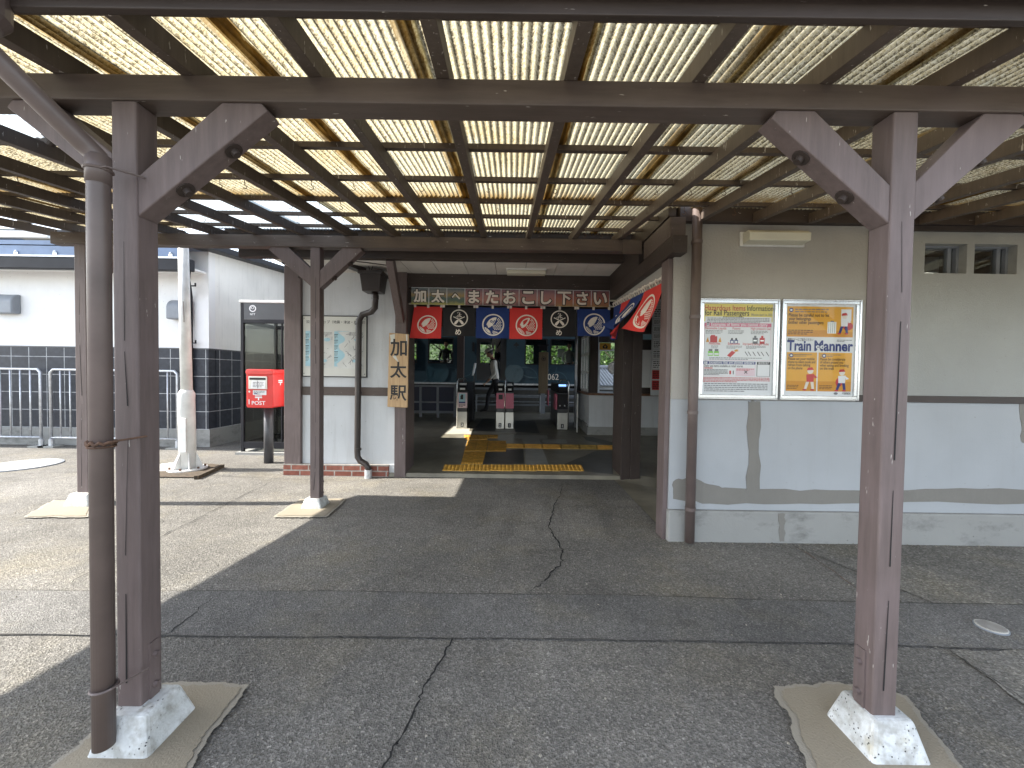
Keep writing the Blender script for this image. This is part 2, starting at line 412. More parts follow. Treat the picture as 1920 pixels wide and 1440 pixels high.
def leaf_mat(name, a, b_):
    m, nt, b = new_mat(name)
    oi = N(nt, 'ShaderNodeNewGeometry')
    nt.links.new(ramp(nt, oi.outputs['Random Per Island'], [(0, a), (0.6, b_), (1, tuple(x * 1.5 for x in b_))]), b.inputs['Base Color'])
    b.inputs['Roughness'].default_value = 0.5
    t = N(nt, 'ShaderNodeBsdfTranslucent')
    nt.links.new(ramp(nt, oi.outputs['Random Per Island'], [(0, a), (1, tuple(x * 2.2 for x in b_))]), t.inputs[0])
    ms = N(nt, 'ShaderNodeMixShader'); ms.inputs[0].default_value = 0.4
    out = nt.nodes['Material Output']
    nt.links.new(b.outputs[0], ms.inputs[1]); nt.links.new(t.outputs[0], ms.inputs[2])
    nt.links.new(ms.outputs[0], out.inputs[0])
    return m
M['leaf'] = leaf_mat('green_leaves', (0.025, 0.06, 0.010), (0.07, 0.14, 0.02))
M['hillside'] = plain('hillside_scrub', (0.035, 0.06, 0.018), 0.9, var=0.6, scale=3, bmp=0.8, bscale=6)
M['gritm'] = plain('pale_grit', (0.24, 0.22, 0.18), 0.9, var=0.6, scale=40)
M['leaf2'] = leaf_mat('dark_leaves', (0.02, 0.05, 0.012), (0.05, 0.10, 0.02))
def footing_mat():
    m, nt, b = new_mat('pitted_white_footing')
    v = coords(nt)
    vo = N(nt, 'ShaderNodeTexVoronoi'); vo.inputs['Scale'].default_value = 75
    nt.links.new(v, vo.inputs['Vector'])
    mask = ramp(nt, noise_tex(nt, v, 12, 4), [(0.47, g(0.0)), (0.64, g(1))])
    pits = math_n(nt, 'MULTIPLY', ramp(nt, vo.outputs['Distance'], [(0.16, g(1)), (0.24, g(0))]), mask)
    c = ramp(nt, noise_tex(nt, v, 8, 6), [(0.3, (0.36, 0.37, 0.36)), (0.62, (0.66, 0.68, 0.68)), (0.75, (0.50, 0.47, 0.38))])
    sx = N(nt, 'ShaderNodeSeparateXYZ'); nt.links.new(v, sx.inputs[0])
    grime = math_n(nt, 'MULTIPLY', ramp(nt, noise_tex(nt, v, 25, 5), [(0.45, g(0)), (0.65, g(1))]), 0.5)
    c = mix(nt, grime, c, (0.22, 0.20, 0.16))
    nt.links.new(mix(nt, pits, c, (0.035, 0.035, 0.035)), b.inputs['Base Color'])
    b.inputs['Roughness'].default_value = 0.85
    bump(nt, b, math_n(nt, 'ADD', math_n(nt, 'MULTIPLY', pits, -1), noise_tex(nt, v, 90, 4)), 0.7, 0.005)
    return m
M['footing'] = footing_mat()

# ------------------------------------------------------------------ mesh builder
class MB:
    def __init__(s): s.v, s.f, s.mi, s.cur = [], [], [], 0
    def add(s, vs, fs):
        o = len(s.v); s.v += [tuple(p) for p in vs]
        for q in fs: s.f.append([i + o for i in q]); s.mi.append(s.cur)
    def box(s, a, b):
        (x0, y0, z0), (x1, y1, z1) = a, b
        if x0 > x1: x0, x1 = x1, x0
        if y0 > y1: y0, y1 = y1, y0
        if z0 > z1: z0, z1 = z1, z0
        s.add([(x0, y0, z0), (x1, y0, z0), (x1, y1, z0), (x0, y1, z0), (x0, y0, z1), (x1, y0, z1), (x1, y1, z1), (x0, y1, z1)],
              [(0, 3, 2, 1), (4, 5, 6, 7), (0, 1, 5, 4), (1, 2, 6, 5), (2, 3, 7, 6), (3, 0, 4, 7)])
        return s
    def bar(s, p, q, w, h, up=(0, 0, 1)):
        p, q = Vector(p), Vector(q); d = (q - p).normalized(); up = Vector(up)
        side = d.cross(up).normalized(); u = side.cross(d).normalized()
        vs = []
        for c in (p, q):
            for i, j in ((-1, -1), (1, -1), (1, 1), (-1, 1)):
                vs.append(c + side * (w / 2 * i) + u * (h / 2 * j))
        s.add(vs, [(0, 1, 2, 3), (7, 6, 5, 4), (0, 4, 5, 1), (1, 5, 6, 2), (2, 6, 7, 3), (3, 7, 4, 0)])
        return s
    def tube(s, pts, r, n=14, caps=True):
        pts = [Vector(p) for p in pts]; rs = r if isinstance(r, (list, tuple)) else [r] * len(pts)
        o = len(s.v); ref = None
        for i, p in enumerate(pts):
            d = ((pts[min(i + 1, len(pts) - 1)] - p).normalized() + (p - pts[max(i - 1, 0)]).normalized()).normalized()
            if ref is None:
                ref = d.orthogonal().normalized()
            ref = (ref - d * ref.dot(d)).normalized()
            b = d.cross(ref)
            for k in range(n):
                a = 2 * math.pi * k / n
                s.v.append(tuple(p + (ref * math.cos(a) + b * math.sin(a)) * rs[i]))
        for i in range(len(pts) - 1):
            for k in range(n):
                s.f.append([o + i * n + k, o + i * n + (k + 1) % n, o + (i + 1) * n + (k + 1) % n, o + (i + 1) * n + k]); s.mi.append(s.cur)
        if caps:
            s.f.append([o + k for k in range(n)][::-1]); s.mi.append(s.cur)
            s.f.append([o + (len(pts) - 1) * n + k for k in range(n)]); s.mi.append(s.cur)
        return s
    def prism(s, outline, ext):
        ext = Vector(ext); n = len(outline); a = [Vector(p) for p in outline]
        s.add(a + [p + ext for p in a], [list(range(n))[::-1], list(range(n, 2 * n))] + [(i, (i + 1) % n, n + (i + 1) % n, n + i) for i in range(n)])
        return s
    def sheet(s, outline):
        s.add(outline, [list(range(len(outline)))]); return s
    def ball(s, c, r, n=12, m=8, sq=(1, 1, 1), fn=None):
        c = Vector(c); vs = []; fs = []
        for i in range(m + 1):
            t = math.pi * i / m
            for k in range(n):
                a = 2 * math.pi * k / n
                p = Vector((math.sin(t) * math.cos(a) * sq[0], math.sin(t) * math.sin(a) * sq[1], math.cos(t) * sq[2])) * r
                vs.append(c + (fn(p) if fn else p))
        for i in range(m):
            for k in range(n):
                fs.append((i * n + k, (i + 1) * n + k, (i + 1) * n + (k + 1) % n, i * n + (k + 1) % n))
        s.add(vs, fs); return s
    def frustum(s, c, a, b, z0, z1, ang=0):
        vs = []
        for (hx, hy), z in ((a, z0), (b, z1)):
            for i, j in ((-1, -1), (1, -1), (1, 1), (-1, 1)):
                x, y = i * hx, j * hy
                vs.append((c[0] + x * math.cos(ang) - y * math.sin(ang), c[1] + x * math.sin(ang) + y * math.cos(ang), z))
        s.add(vs, [(3, 2, 1, 0), (4, 5, 6, 7), (0, 1, 5, 4), (1, 2, 6, 5), (2, 3, 7, 6), (3, 0, 4, 7)])
        return s
    def grid(s, nu, nv, fn):
        s.add([fn(i / nu, j / nv) for j in range(nv + 1) for i in range(nu + 1)],
              [(j * (nu + 1) + i, j * (nu + 1) + i + 1, (j + 1) * (nu + 1) + i + 1, (j + 1) * (nu + 1) + i) for j in range(nv) for i in range(nu)])
        return s
    def build(s, name, mats, parent=None, bevel=0.0, smooth=False, kind=None, label=None):
        me = bpy.data.meshes.new(name)
        me.from_pydata(s.v, [], s.f)
        mats = mats if isinstance(mats, (list, tuple)) else [mats]
        for m in mats: me.materials.append(M[m] if isinstance(m, str) else m)
        me.polygons.foreach_set('material_index', s.mi)
        if smooth: me.polygons.foreach_set('use_smooth', [True] * len(me.polygons))
        me.update()
        o = bpy.data.objects.new(name, me)
        sc.collection.objects.link(o)
        if parent is not None: adopt(o, parent)
        if bevel:
            bv = o.modifiers.new('bevel', 'BEVEL'); bv.width = bevel; bv.segments = 2; bv.limit_method = 'ANGLE'; bv.angle_limit = R(40)
        if kind: o['kind'] = kind
        if label: o['label'] = label
        return o
ROOTS = {}
def adopt(o, parent):
    o.parent = parent
    w = Matrix.Identity(4); q = parent
    while q is not None:
        w = q.matrix_parent_inverse.inverted() @ w if False else w
        q = q.parent
    loc = ROOTS.get(parent.name, Vector((0, 0, 0)))
    o.matrix_parent_inverse = Matrix.Translation(-loc)
    ROOTS[o.name] = Vector((0, 0, 0)) if True else loc
def thing(name, label, cat, loc=(0, 0, 0), group=None):
    o = bpy.data.objects.new(name, None)
    o.empty_display_size = 0.1
    sc.collection.objects.link(o)
    o.location = loc
    ROOTS[o.name] = Vector(loc)
    o['label'] = label; o['category'] = cat
    if group: o['group'] = group
    return o
def tag(o, label, cat, group=None):
    o['label'] = label; o['category'] = cat
    if group: o['group'] = group
    return o
_tc = {}
def text_geo(body, bold=0.0, res=3):
    k = (body, bold, res)
    if k in _tc: return _tc[k]
    cu = bpy.data.curves.new('tmp', 'FONT'); cu.body = body; cu.size = 1.0; cu.offset = bold; cu.resolution_u = res
    cu.fill_mode = 'FRONT'
    o = bpy.data.objects.new('tmp', cu); sc.collection.objects.link(o)
    dg = bpy.context.evaluated_depsgraph_get(); dg.update()
    me = bpy.data.meshes.new_from_object(o.evaluated_get(dg), depsgraph=dg)
    vs = [v.co.copy() for v in me.vertices]; fs = [list(p.vertices) for p in me.polygons]
    bpy.data.objects.remove(o); bpy.data.curves.remove(cu); bpy.data.meshes.remove(me)
    _tc[k] = (vs, fs); return _tc[k]
class Plane:
    """a flat drawing surface: u to the right, v up, w towards the viewer"""
    def __init__(s, mb, o, u, v, fn=None):
        s.mb, s.o, s.u, s.v, s.fn = mb, Vector(o), Vector(u), Vector(v), fn
        s.n = s.u.cross(s.v).normalized()
    def p(s, a, b, w=0.0):
        if s.fn: return s.fn(a, b, w)
        return s.o + s.u * a + s.v * b + s.n * w
    def poly(s, pts, mat, w):
        s.mb.cur = mat; s.mb.sheet([s.p(a, b, w) for a, b in pts])
    def rect(s, a0, b0, a1, b1, mat, w): s.poly([(a0, b0), (a1, b0), (a1, b1), (a0, b1)], mat, w)
    def ell(s, a, b, ra, rb, mat, w, n=20, rot=0):
        s.poly([(a + ra * math.cos(t) * math.cos(rot) - rb * math.sin(t) * math.sin(rot), b + ra * math.cos(t) * math.sin(rot) + rb * math.sin(t) * math.cos(rot)) for t in [2 * math.pi * i / n for i in range(n)]], mat, w)
    def ring(s, a, b, r0, r1, mat, w, n=36, asp=1.0):
        s.mb.cur = mat
        for i in range(n):
            t0, t1 = 2 * math.pi * i / n, 2 * math.pi * (i + 1) / n
            s.mb.sheet([s.p(a + r * math.cos(t), b + asp * r * math.sin(t), w) for r, t in ((r0, t0), (r1, t0), (r1, t1), (r0, t1))])
    def text(s, body, a, b, size, mat, w, align='L', bold=0.0, width=None, res=3):
        vs, fs = text_geo(body, bold, res)
        if not vs: return
        x0 = min(v.x for v in vs); x1 = max(v.x for v in vs); wd = (x1 - x0)
        sx = size if width is None else width / max(wd, 1e-6)
        off = {'L': -x0, 'C': -(x0 + x1) / 2, 'R': -x1}[align]
        s.mb.cur = mat
        s.mb.add([s.p(a + (v.x + off) * sx, b + v.y * size, w) for v in vs], fs)
    def glyph(s, ch, a, b, wd, ht, mat, w, bold=0.0, res=4):
        """one character stretched into the box wd x ht centred at (a, b)"""
        vs, fs = text_geo(ch, bold, res)
        x0, x1 = min(v.x for v in vs), max(v.x for v in vs); y0, y1 = min(v.y for v in vs), max(v.y for v in vs)
        k = min(wd / max(x1 - x0, 1e-6), ht / max(y1 - y0, 1e-6)); kx = k; ky = k
        s.mb.cur = mat
        s.mb.add([s.p(a + (v.x - (x0 + x1) / 2) * kx, b + (v.y - (y0 + y1) / 2) * ky, w) for v in vs], fs)
    def lines(s, a0, b0, a1, b1, n, mat, w, rnd, fill=0.45):
        """illegible small print: broken hairlines"""
        h = (b1 - b0) / n
        for i in range(n):
            y = b1 - h * (i + 0.5); x = a0; end = a1 if i < n - 1 else a0 + (a1 - a0) * rnd.uniform(0.5, 0.95)
            while x < end:
                l = rnd.uniform(0.6, 2.2) * h
                s.rect(x, y - h * fill / 2, min(x + l, end), y + h * fill / 2, mat, w); x += l + h * 0.35
ORD = ['first', 'second', 'third', 'fourth', 'fifth', 'sixth', 'seventh', 'eighth', 'ninth', 'tenth', 'eleventh', 'twelfth']

# ------------------------------------------------------------------ ground and paving
def irregular(cx, cy, pts_r, rnd, amp=0.03, n=6):
    """ragged closed outline through rough corner points"""
    out = []
    k = len(pts_r)
    for i in range(k):
        a, b = Vector(pts_r[i]), Vector(pts_r[(i + 1) % k])
        nn = (b - a).orthogonal().normalized() if (b - a).length else Vector((0, 0))
        for j in range(n):
            t = j / n
            out.append(a.lerp(b, t) + nn * (rnd.uniform(-amp, amp) if j else 0))
    return out
mb = MB(); mb.sheet([(-150, -150, 0), (150, -150, 0), (150, 150, 0), (-150, 150, 0)])
mb.build('ground', 'ground', kind='structure')
rnd = random.Random(3)
def flat_patch(name, px_pts, mat, z=0.0055, amp=0.02, n=8):
    pts = [at(x, y, Z=0).to_2d() for x, y in px_pts]
    o = irregular(0, 0, pts, rnd, amp, n)
    return MB().sheet([(p.x, p.y, z) for p in o]).build(name, mat, kind='structure')
flat_patch('asphalt_patch', [(1480, 1128), (1990, 1137), (1990, 1224), (1780, 1216), (1560, 1208), (1150, 1202), (850, 1198), (300, 1194), (-60, 1190), (-60, 1108), (200, 1110), (620, 1110), (860, 1115), (1150, 1117)], 'asphalt3', amp=0.002)
flat_patch('asphalt_patch', [(1490, 1024), (2100, 1030), (2200, 1135), (1760, 1136)], 'asphalt2', amp=0.01, z=0.004)
flat_patch('asphalt_patch', [(1780, 1220), (2100, 1225), (2500, 1500), (2050, 1420)], 'asphalt2', amp=0.012, z=0.007)
def line_strip(name, px_pts, w, mat, z=0.008, jag=0.012, sub=8, taper=True, seed=1):
    """a crack or open joint: a narrow jagged dark gap"""
    r = random.Random(seed); pts = [at(x, y, Z=0).to_2d() for x, y in px_pts]; fine = []
    for i in range(len(pts) - 1):
        for j in range(sub):
            fine.append(pts[i].lerp(pts[i + 1], j / sub) + Vector((r.uniform(-jag, jag), r.uniform(-jag, jag))))
    fine.append(pts[-1]); mbs = MB(); n = len(fine); L, Rr = [], []
    for i, p in enumerate(fine):
        d = (fine[min(i + 1, n - 1)] - fine[max(i - 1, 0)]).normalized(); nn = Vector((-d.y, d.x))
        k = w * r.uniform(0.35, 1.25) * (min(1, 4 * min(i, n - 1 - i) / n + 0.15) if taper else 1)
        L.append(p + nn * k / 2); Rr.append(p - nn * k / 2)
    for i in range(n - 1):
        mbs.sheet([(*L[i], z), (*Rr[i], z), (*Rr[i + 1], z), (*L[i + 1], z)])
    return mbs.build(name, mat, kind='structure')
line_strip('ground_crack', [(1054, 908), (1050, 930), (1038, 950), (1034, 970), (1028, 990), (1042, 1012), (1056, 1035), (1054, 1055), (1026, 1085), (1010, 1100), (990, 1115)], 0.013, 'crack', seed=2)
line_strip('ground_crack', [(850, 1200), (820, 1250), (795, 1290), (775, 1340), (745, 1395), (722, 1435), (700, 1480)], 0.010, 'crack', jag=0.007, seed=3, taper=False)
line_strip('ground_crack', [(520, 898), (440, 938), (380, 968), (296, 1010), (200, 1058), (100, 1112)], 0.009, 'crack', jag=0.012, seed=4)
line_strip('ground_crack', [(400, 1120), (330, 1180), (298, 1200)], 0.006, 'crack', jag=0.01, seed=5)
line_strip('ground_joint', [(-60, 1108), (200, 1110), (620, 1110), (860, 1115), (1150, 1117), (1480, 1128), (1990, 1137)], 0.006, 'joint', jag=0.004, seed=6, taper=False)
line_strip('ground_joint', [(-60, 1190), (300, 1194), (850, 1198), (1150, 1202), (1560, 1208), (1780, 1216), (1990, 1224)], 0.007, 'joint', jag=0.005, seed=7, taper=False)
line_strip('ground_joint', [(1486, 1022), (1560, 1070), (1615, 1112), (1680, 1140)], 0.008, 'rust', jag=0.006, seed=8)
line_strip('ground_joint', [(1780, 1222), (1850, 1268), (1930, 1320)], 0.007, 'joint', jag=0.006, seed=9)
line_strip('ground_joint', [(-60, 892), (60, 888), (120, 886), (300, 888), (560, 899), (740, 903)], 0.009, 'joint', jag=0.008, seed=10)
# mortar skirts round the canopy footings
def skirt(pts):
    P = [Vector(p) for p in pts]; c = sum(P, Vector((0, 0))) / len(P)
    r = random.Random(len(pts) * 7 + int(c.x * 10))
    def ragged(Q, amp, n):
        out = []
        for p in irregular(0, 0, Q, r, 0.0, n):
            k = 0.022 * noise.noise((p.x * 9, p.y * 9, 0)) + 0.008 * noise.noise((p.x * 31, p.y * 31, 3)) + 0.008 * noise.noise((p.x * 95, p.y * 95, 7))
            out.append(p + (p - c).normalized() * k)
        return out
    o = ragged(P, 0.008, 48); MB().sheet([(p.x, p.y, 0.012) for p in o]).build('mortar_skirt', 'mortar', kind='structure')
    o = ragged([c + (p - c) * 0.90 for p in P], 0.008, 40); MB().sheet([(p.x, p.y, 0.016) for p in o]).build('mortar_skirt', 'mortar_core', kind='structure')
skirt([at(x, y, Z=0).to_2d() for x, y in ((1448, 1290), (1640, 1283), (1700, 1310), (1830, 1480), (1540, 1500))])
skirt([at(x, y, Z=0).to_2d() for x, y in ((300, 1284), (468, 1288), (372, 1415), (330, 1500), (60, 1470), (150, 1400))])
skirt([at(x, y, Z=0).to_2d() for x, y in ((562, 938), (650, 936), (612, 972), (510, 972))])
skirt([at(x, y, Z=0).to_2d() for x, y in ((100, 940), (170, 940), (166, 972), (40, 973))])
# concourse floor: one gently rising slab with patched concrete
FX0, FX1 = -2.85, 3.1
mb = MB()
o = [(FX0, 5.02, 0.0), (FX1, 5.02, 0.0)]
mb.add([(FX0, 5.0, 0.004), (1.75, 5.0, 0.004), (1.75, 5.02, FZ0), (FX0, 5.02, FZ0), (FX0, 11.0, fl(11.0)), (FX1, 11.0, fl(11.0)), (FX1, 5.02, FZ0)],
       [(0, 1, 2, 3), (3, 2, 6, 5, 4)])
mb.add([(1.32, 3.4, 0.006), (FX1, 3.4, 0.006), (FX1, 5.019, FZ0), (1.75, 5.019, FZ0), (1.32, 5.019, 0.006)], [(0, 1, 2, 3, 4)])
mb.build('concourse_floor', 'floor', kind='structure')
def floor_patch(px_pts, mat, dz=0.004, amp=0.006, name='floor_patch', n=5):
    pts = [atf(x, y).to_2d() for x, y in px_pts]
    o = irregular(0, 0, pts, rnd, amp, n)
    return MB().sheet([(p.x, p.y, fl(p.y) + dz) for p in o]).build(name, mat, kind='structure')
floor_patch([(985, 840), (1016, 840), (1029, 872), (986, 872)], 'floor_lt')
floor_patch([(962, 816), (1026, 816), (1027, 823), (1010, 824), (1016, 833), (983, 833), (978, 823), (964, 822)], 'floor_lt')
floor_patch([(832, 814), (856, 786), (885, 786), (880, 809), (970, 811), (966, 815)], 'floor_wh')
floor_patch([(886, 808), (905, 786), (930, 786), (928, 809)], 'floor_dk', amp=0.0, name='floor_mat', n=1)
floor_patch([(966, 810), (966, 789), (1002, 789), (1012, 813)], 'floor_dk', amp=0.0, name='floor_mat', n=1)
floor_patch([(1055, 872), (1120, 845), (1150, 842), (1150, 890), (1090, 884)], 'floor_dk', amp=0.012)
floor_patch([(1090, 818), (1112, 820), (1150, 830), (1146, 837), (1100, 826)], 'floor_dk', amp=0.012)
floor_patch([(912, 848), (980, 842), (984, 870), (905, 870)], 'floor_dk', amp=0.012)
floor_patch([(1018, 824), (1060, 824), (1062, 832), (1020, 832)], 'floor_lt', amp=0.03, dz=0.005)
# platform, steps up to it
PZ = 0.92
steps = [(11.0, 11.3, 0.50), (11.3, 11.6, 0.71), (11.6, 12.25, PZ)]
mb = MB()
for y0, y1, z in steps:
    mb.box((-5, y0, 0), (FX1, y1, z))
mb.build('platform_steps', 'floor_dk', kind='structure')
mb = MB()
for y0, y1, z in steps:
    mb.box((-5, y0 - 0.004, z - 0.045), (2.4, y0 + 0.06, z + 0.004))
mb.build('step_nosing', 'midgrey', kind='structure')
mb = MB()
mb.box((-30, 12.25, -0.02), (60, 17, 0.02)); mb.build('track_bed', 'conc', kind='structure')

# ------------------------------------------------------------------ tactile paving blocks
def tactile(px_quad, kind, label, worn=False):
    c = [atf(x, y) for x, y in px_quad]       # near-left, near-right, far-right, far-left
    bl = thing('tactile_block', label, 'paving block', tuple(sum(c, Vector()) / 4), 'yellow tactile paving blocks')
    mb = MB(); H = 0.008
    lo = [p + Vector((0, 0, 0.001)) for p in c]; hi = [p + Vector((0, 0, H)) for p in c]
    # keep a hair of grout round each block
    m_ = sum(hi, Vector()) / 4
    hi = [m_ + (p - m_) * 0.985 for p in hi]
    mb.add(lo + hi, [(4, 5, 6, 7), (0, 1, 5, 4), (1, 2, 6, 5), (2, 3, 7, 6), (3, 0, 4, 7)])
    mb.build('slab', 'tactw' if worn else 'tact', bl)
    mb = MB()
    P_ = lambda a, b: hi[0].lerp(hi[1], a).lerp(hi[3].lerp(hi[2], a), b)
    if kind == 'dot':
        for i in range(6):
            for j in range(6):
                p = P_((i + .5) / 6, (j + .5) / 6)
                mb.frustum((p.x, p.y), (0.014, 0.014), (0.008, 0.008), p.z - 0.001, p.z + 0.006, 0.7)
    elif kind == 'bar_v':
        for i in range(4):
            a, b = P_((i + .5) / 4, 0.05), P_((i + .5) / 4, 0.95); mb.bar(a, b, 0.028, 0.01)
    else:
        for i in range(4):
            a, b = P_(0.05, (i + .5) / 4), P_(0.95, (i + .5) / 4); mb.bar(a, b, 0.028, 0.01)
    mb.build('raised_dots' if kind == 'dot' else 'raised_bars', 'tactw' if worn else 'tact', bl)
xs = [829, 874, 918, 962, 1006, 1050, 1096]; xt = [833, 876, 919, 962, 1004, 1047, 1090]
for i in range(6):
    tactile([(xs[i], 883), (xs[i + 1], 884), (xt[i + 1], 872.5), (xt[i], 872)], 'dot', 'yellow dotted tactile block, %s from the left in the front row at the station threshold' % ORD[i])
cl = [[(864, 871), (884.5, 871), (889, 848), (870, 848)], [(884.5, 871), (905, 871), (911, 848), (889, 848)],
      [(870, 847), (890, 847), (895, 826), (877, 826)], [(890, 847), (912, 847), (916, 826), (895, 826)],
      [(913, 847), (931, 847), (932, 827), (916, 827)], [(931, 847), (949, 847), (949, 827), (932, 827)]]
nm = ['left block of the pair touching the front dotted row', 'right block of the pair touching the front dotted row',
      'leftmost of four level with the yellow cross path', 'second of four level with the yellow cross path', 'third of four level with the yellow cross path', 'rightmost of four level with the yellow cross path']
for q, s_ in zip(cl, nm):
    tactile(q, 'bar_v', 'yellow ridged tactile block, ' + s_)
q = [[(873, 825), (893, 825), (891, 816), (870, 816)], [(893, 825), (914, 825), (912, 816), (891, 816)], [(914, 822), (933, 822), (934, 816), (912, 816)]]
for i, s_ in enumerate(('left', 'middle', 'right')):
    tactile(q[i], 'bar_v', 'yellow ridged tactile block, %s one of the three nearest the ticket gates' % s_)
xs = [949, 983, 1017, 1052, 1087, 1120, 1150]
for i in range(6):
    tactile([(xs[i], 840.5 + i * .5), (xs[i + 1], 841 + i * .5), (xs[i + 1] - 1, 833 + i * .5), (xs[i] - 1, 832.5 + i * .5)], 'bar_h',
            '%syellow tactile block, %s from the left in the path across towards the counter' % ('worn ' if i in (3, 4) else '', ORD[i]), worn=i in (3, 4))

# ------------------------------------------------------------------ the timber canopy
CS = 0.1232
def rbz(y): return 2.333 + CS * (y - 1.37)      # underside of the rafters
canopy = thing('timber_canopy', 'brown timber canopy with weathered yellow corrugated roof on bracketed posts', 'canopy', (0, 2.6, 0))
def chamfer(mb, x0, x1, y0, y1, z0, z1): mb.box((x0, y0, z0), (x1, y1, z1))
posts = {}
def canopy_post(cx, y0, ztop, zbot, w, braces, foot, lab=None):
    mb = MB(); mb.box((cx - w / 2, y0, zbot), (cx + w / 2, y0 + w, ztop))
    po = mb.build('post', 'timber', canopy, bevel=0.006)
    # drying cracks and iron strap
    mbk = MB(); r = random.Random(int(cx * 100)); x = cx - w * 0.08; z = zbot + 0.1
    while z < ztop - 0.5:
        l = r.uniform(0.15, 0.5); x2 = cx + r.uniform(-.12, .12) * w; ww = r.uniform(.0012, .003)
        mbk.add([(x - ww, y0 - .0015, z), (x + ww, y0 - .0015, z), (x2 + ww * .5, y0 - .0015, z + l), (x2 - ww * .5, y0 - .0015, z + l)], [(0, 1, 2, 3)])
        x = x2; z += l + r.uniform(0, .15)
    mbk.build('drying_crack', 'crack', po)
    sx = 1 if cx < 0 else -1
    mb = MB(); mb.box((cx + sx * w / 2, y0 + 0.03, zbot + 0.01), (cx + sx * (w / 2 + 0.006), y0 + 0.068, zbot + 0.22))
    for zz in (0.06, 0.17):
        mb.tube([(cx + sx * w / 2, y0 + 0.049, zbot + zz), (cx + sx * (w / 2 + 0.02), y0 + 0.049, zbot + zz)], 0.011, 6)
    mb.build('iron_strap', 'timber', po)
    for sgn, zlow, xfar, bz, th in braces:
        mb = MB(); a = Vector((cx + sgn * (w / 2), 0, zlow)); yy0, yy1 = y0 + 0.004, y0 + w - 0.004
        # brace: parallelogram from the post face up to the beam
        prof = [(a.x, zlow), (a.x, zlow + th), (cx + sgn * (xfar - th), bz), (cx + sgn * xfar, bz), (cx + sgn * (xfar + 0.02), bz - 0.025)]
        mb.prism([(x, yy0, z) for x, z in prof], (0, yy1 - yy0, 0))
        bo = mb.build('brace', 'timber', po, bevel=0.004)
        d = Vector((sgn * (xfar + 0.02 - w / 2), 0, bz - 0.025 - zlow)); nrm = Vector((sgn * d.z, 0, -abs(d.x))).normalized() * 1
        for t in (0.30, 0.68):
            p = Vector((a.x, y0 + w / 2, zlow)) + d * t
            # head and washer of one through bolt, turned as one solid
            MB().tube([p - nrm * 0.004, p + nrm * 0.004, p + nrm * 0.0045, p + nrm * 0.022], [0.030, 0.030, 0.014, 0.013], 12).build('bolt', 'timber_d', po, bevel=0)
    fx, fy, fa, fb, fh = foot
    mb = MB(); mb.frustum((fx, fy), fa, fb, -0.02, fh)
    mb.build('footing', 'footing', po, bevel=0.012)
    return po
W = 0.085
canopy_post(-1.341, 1.37, 2.247, 0.12, W, [(1, 1.857, 0.47, 2.247, 0.135), (-1, 1.945, 0.385, 2.247, 0.125)], (-1.318, 1.405, (0.115, 0.115), (0.072, 0.072), 0.135))
canopy_post(1.335, 1.37, 2.247, 0.13, W, [(1, 1.88, 0.40, 2.247, 0.13), (-1, 1.868, 0.44, 2.247, 0.13)], (1.352, 1.418, (0.112, 0.112), (0.07, 0.07), 0.14))
canopy_post(-1.90, 3.80, 2.52, 0.085, 0.092, [(1, 2.13, 0.43, 2.52, 0.17), (-1, 2.15, 0.43, 2.52, 0.17)], (-1.912, 3.845, (0.108, 0.105), (0.075, 0.075), 0.10))
canopy_post(-4.15, 3.80, 2.52, 0.085, 0.110, [(1, 2.12, 0.43, 2.52, 0.17)], (-4.15, 3.845, (0.13, 0.12), (0.09, 0.085), 0.125))
canopy_post(-4.10, 1.37, 2.247, 0.12, W, [(1, 1.86, 0.45, 2.247, 0.13)], (-4.1, 1.41, (0.115, 0.115), (0.072, 0.072), 0.135))
canopy_post(4.05, 1.37, 2.247, 0.12, W, [(-1, 1.86, 0.45, 2.247, 0.13)], (4.05, 1.41, (0.115, 0.115), (0.072, 0.072), 0.135))
MB().box((-4.72, 1.366, 2.247), (6.4, 1.458, 2.333)).build('front_beam', 'timber_h', canopy, bevel=0.004)
MB().box((-4.42, 3.79, 2.517), (1.16, 3.885, 2.628)).build('rear_beam', 'timber_h', canopy, bevel=0.004)
MB().box((1.03, 3.775, 2.49), (1.215, 3.79, 2.622)).build('splice_plate', 'timber_h', canopy)
# a second purlin seen under the clear sheets, towards the station eave
# fascia at the low front edge
MB().box((-4.75, 1.085, 2.300), (6.45, 1.107, 2.372)).build('fascia', 'timber_dh', canopy, bevel=0.003)
# rafters and battens
SK = -0.018
XW = 1.25
for k in range(-11, 15):
    x = 0.145 + 0.435 * k
    yr = 4.03 if x < XW - 0.05 else 3.145
    mb = MB()
    for_y = [1.108, yr]
    a, b = 0.0, 0.0
    xs_ = [x + SK * (y - 3.6) for y in for_y]
    h, w_ = 0.072, 0.046
    mb.add([(xs_[0] - w_ / 2, for_y[0], rbz(for_y[0])), (xs_[0] + w_ / 2, for_y[0], rbz(for_y[0])), (xs_[1] + w_ / 2, for_y[1], rbz(for_y[1])), (xs_[1] - w_ / 2, for_y[1], rbz(for_y[1])),
            (xs_[0] - w_ / 2, for_y[0], rbz(for_y[0]) + h), (xs_[0] + w_ / 2, for_y[0], rbz(for_y[0]) + h), (xs_[1] + w_ / 2, for_y[1], rbz(for_y[1]) + h), (xs_[1] - w_ / 2, for_y[1], rbz(for_y[1]) + h)],
           [(0, 3, 2, 1), (4, 5, 6, 7), (0, 1, 5, 4), (1, 2, 6, 5), (2, 3, 7, 6), (3, 0, 4, 7)])
    mb.build('rafter', 'rafter', canopy, bevel=0.002)
hook = None
BY = [1.19, 1.64, 2.09, 2.545, 2.98, 3.39, 3.80]
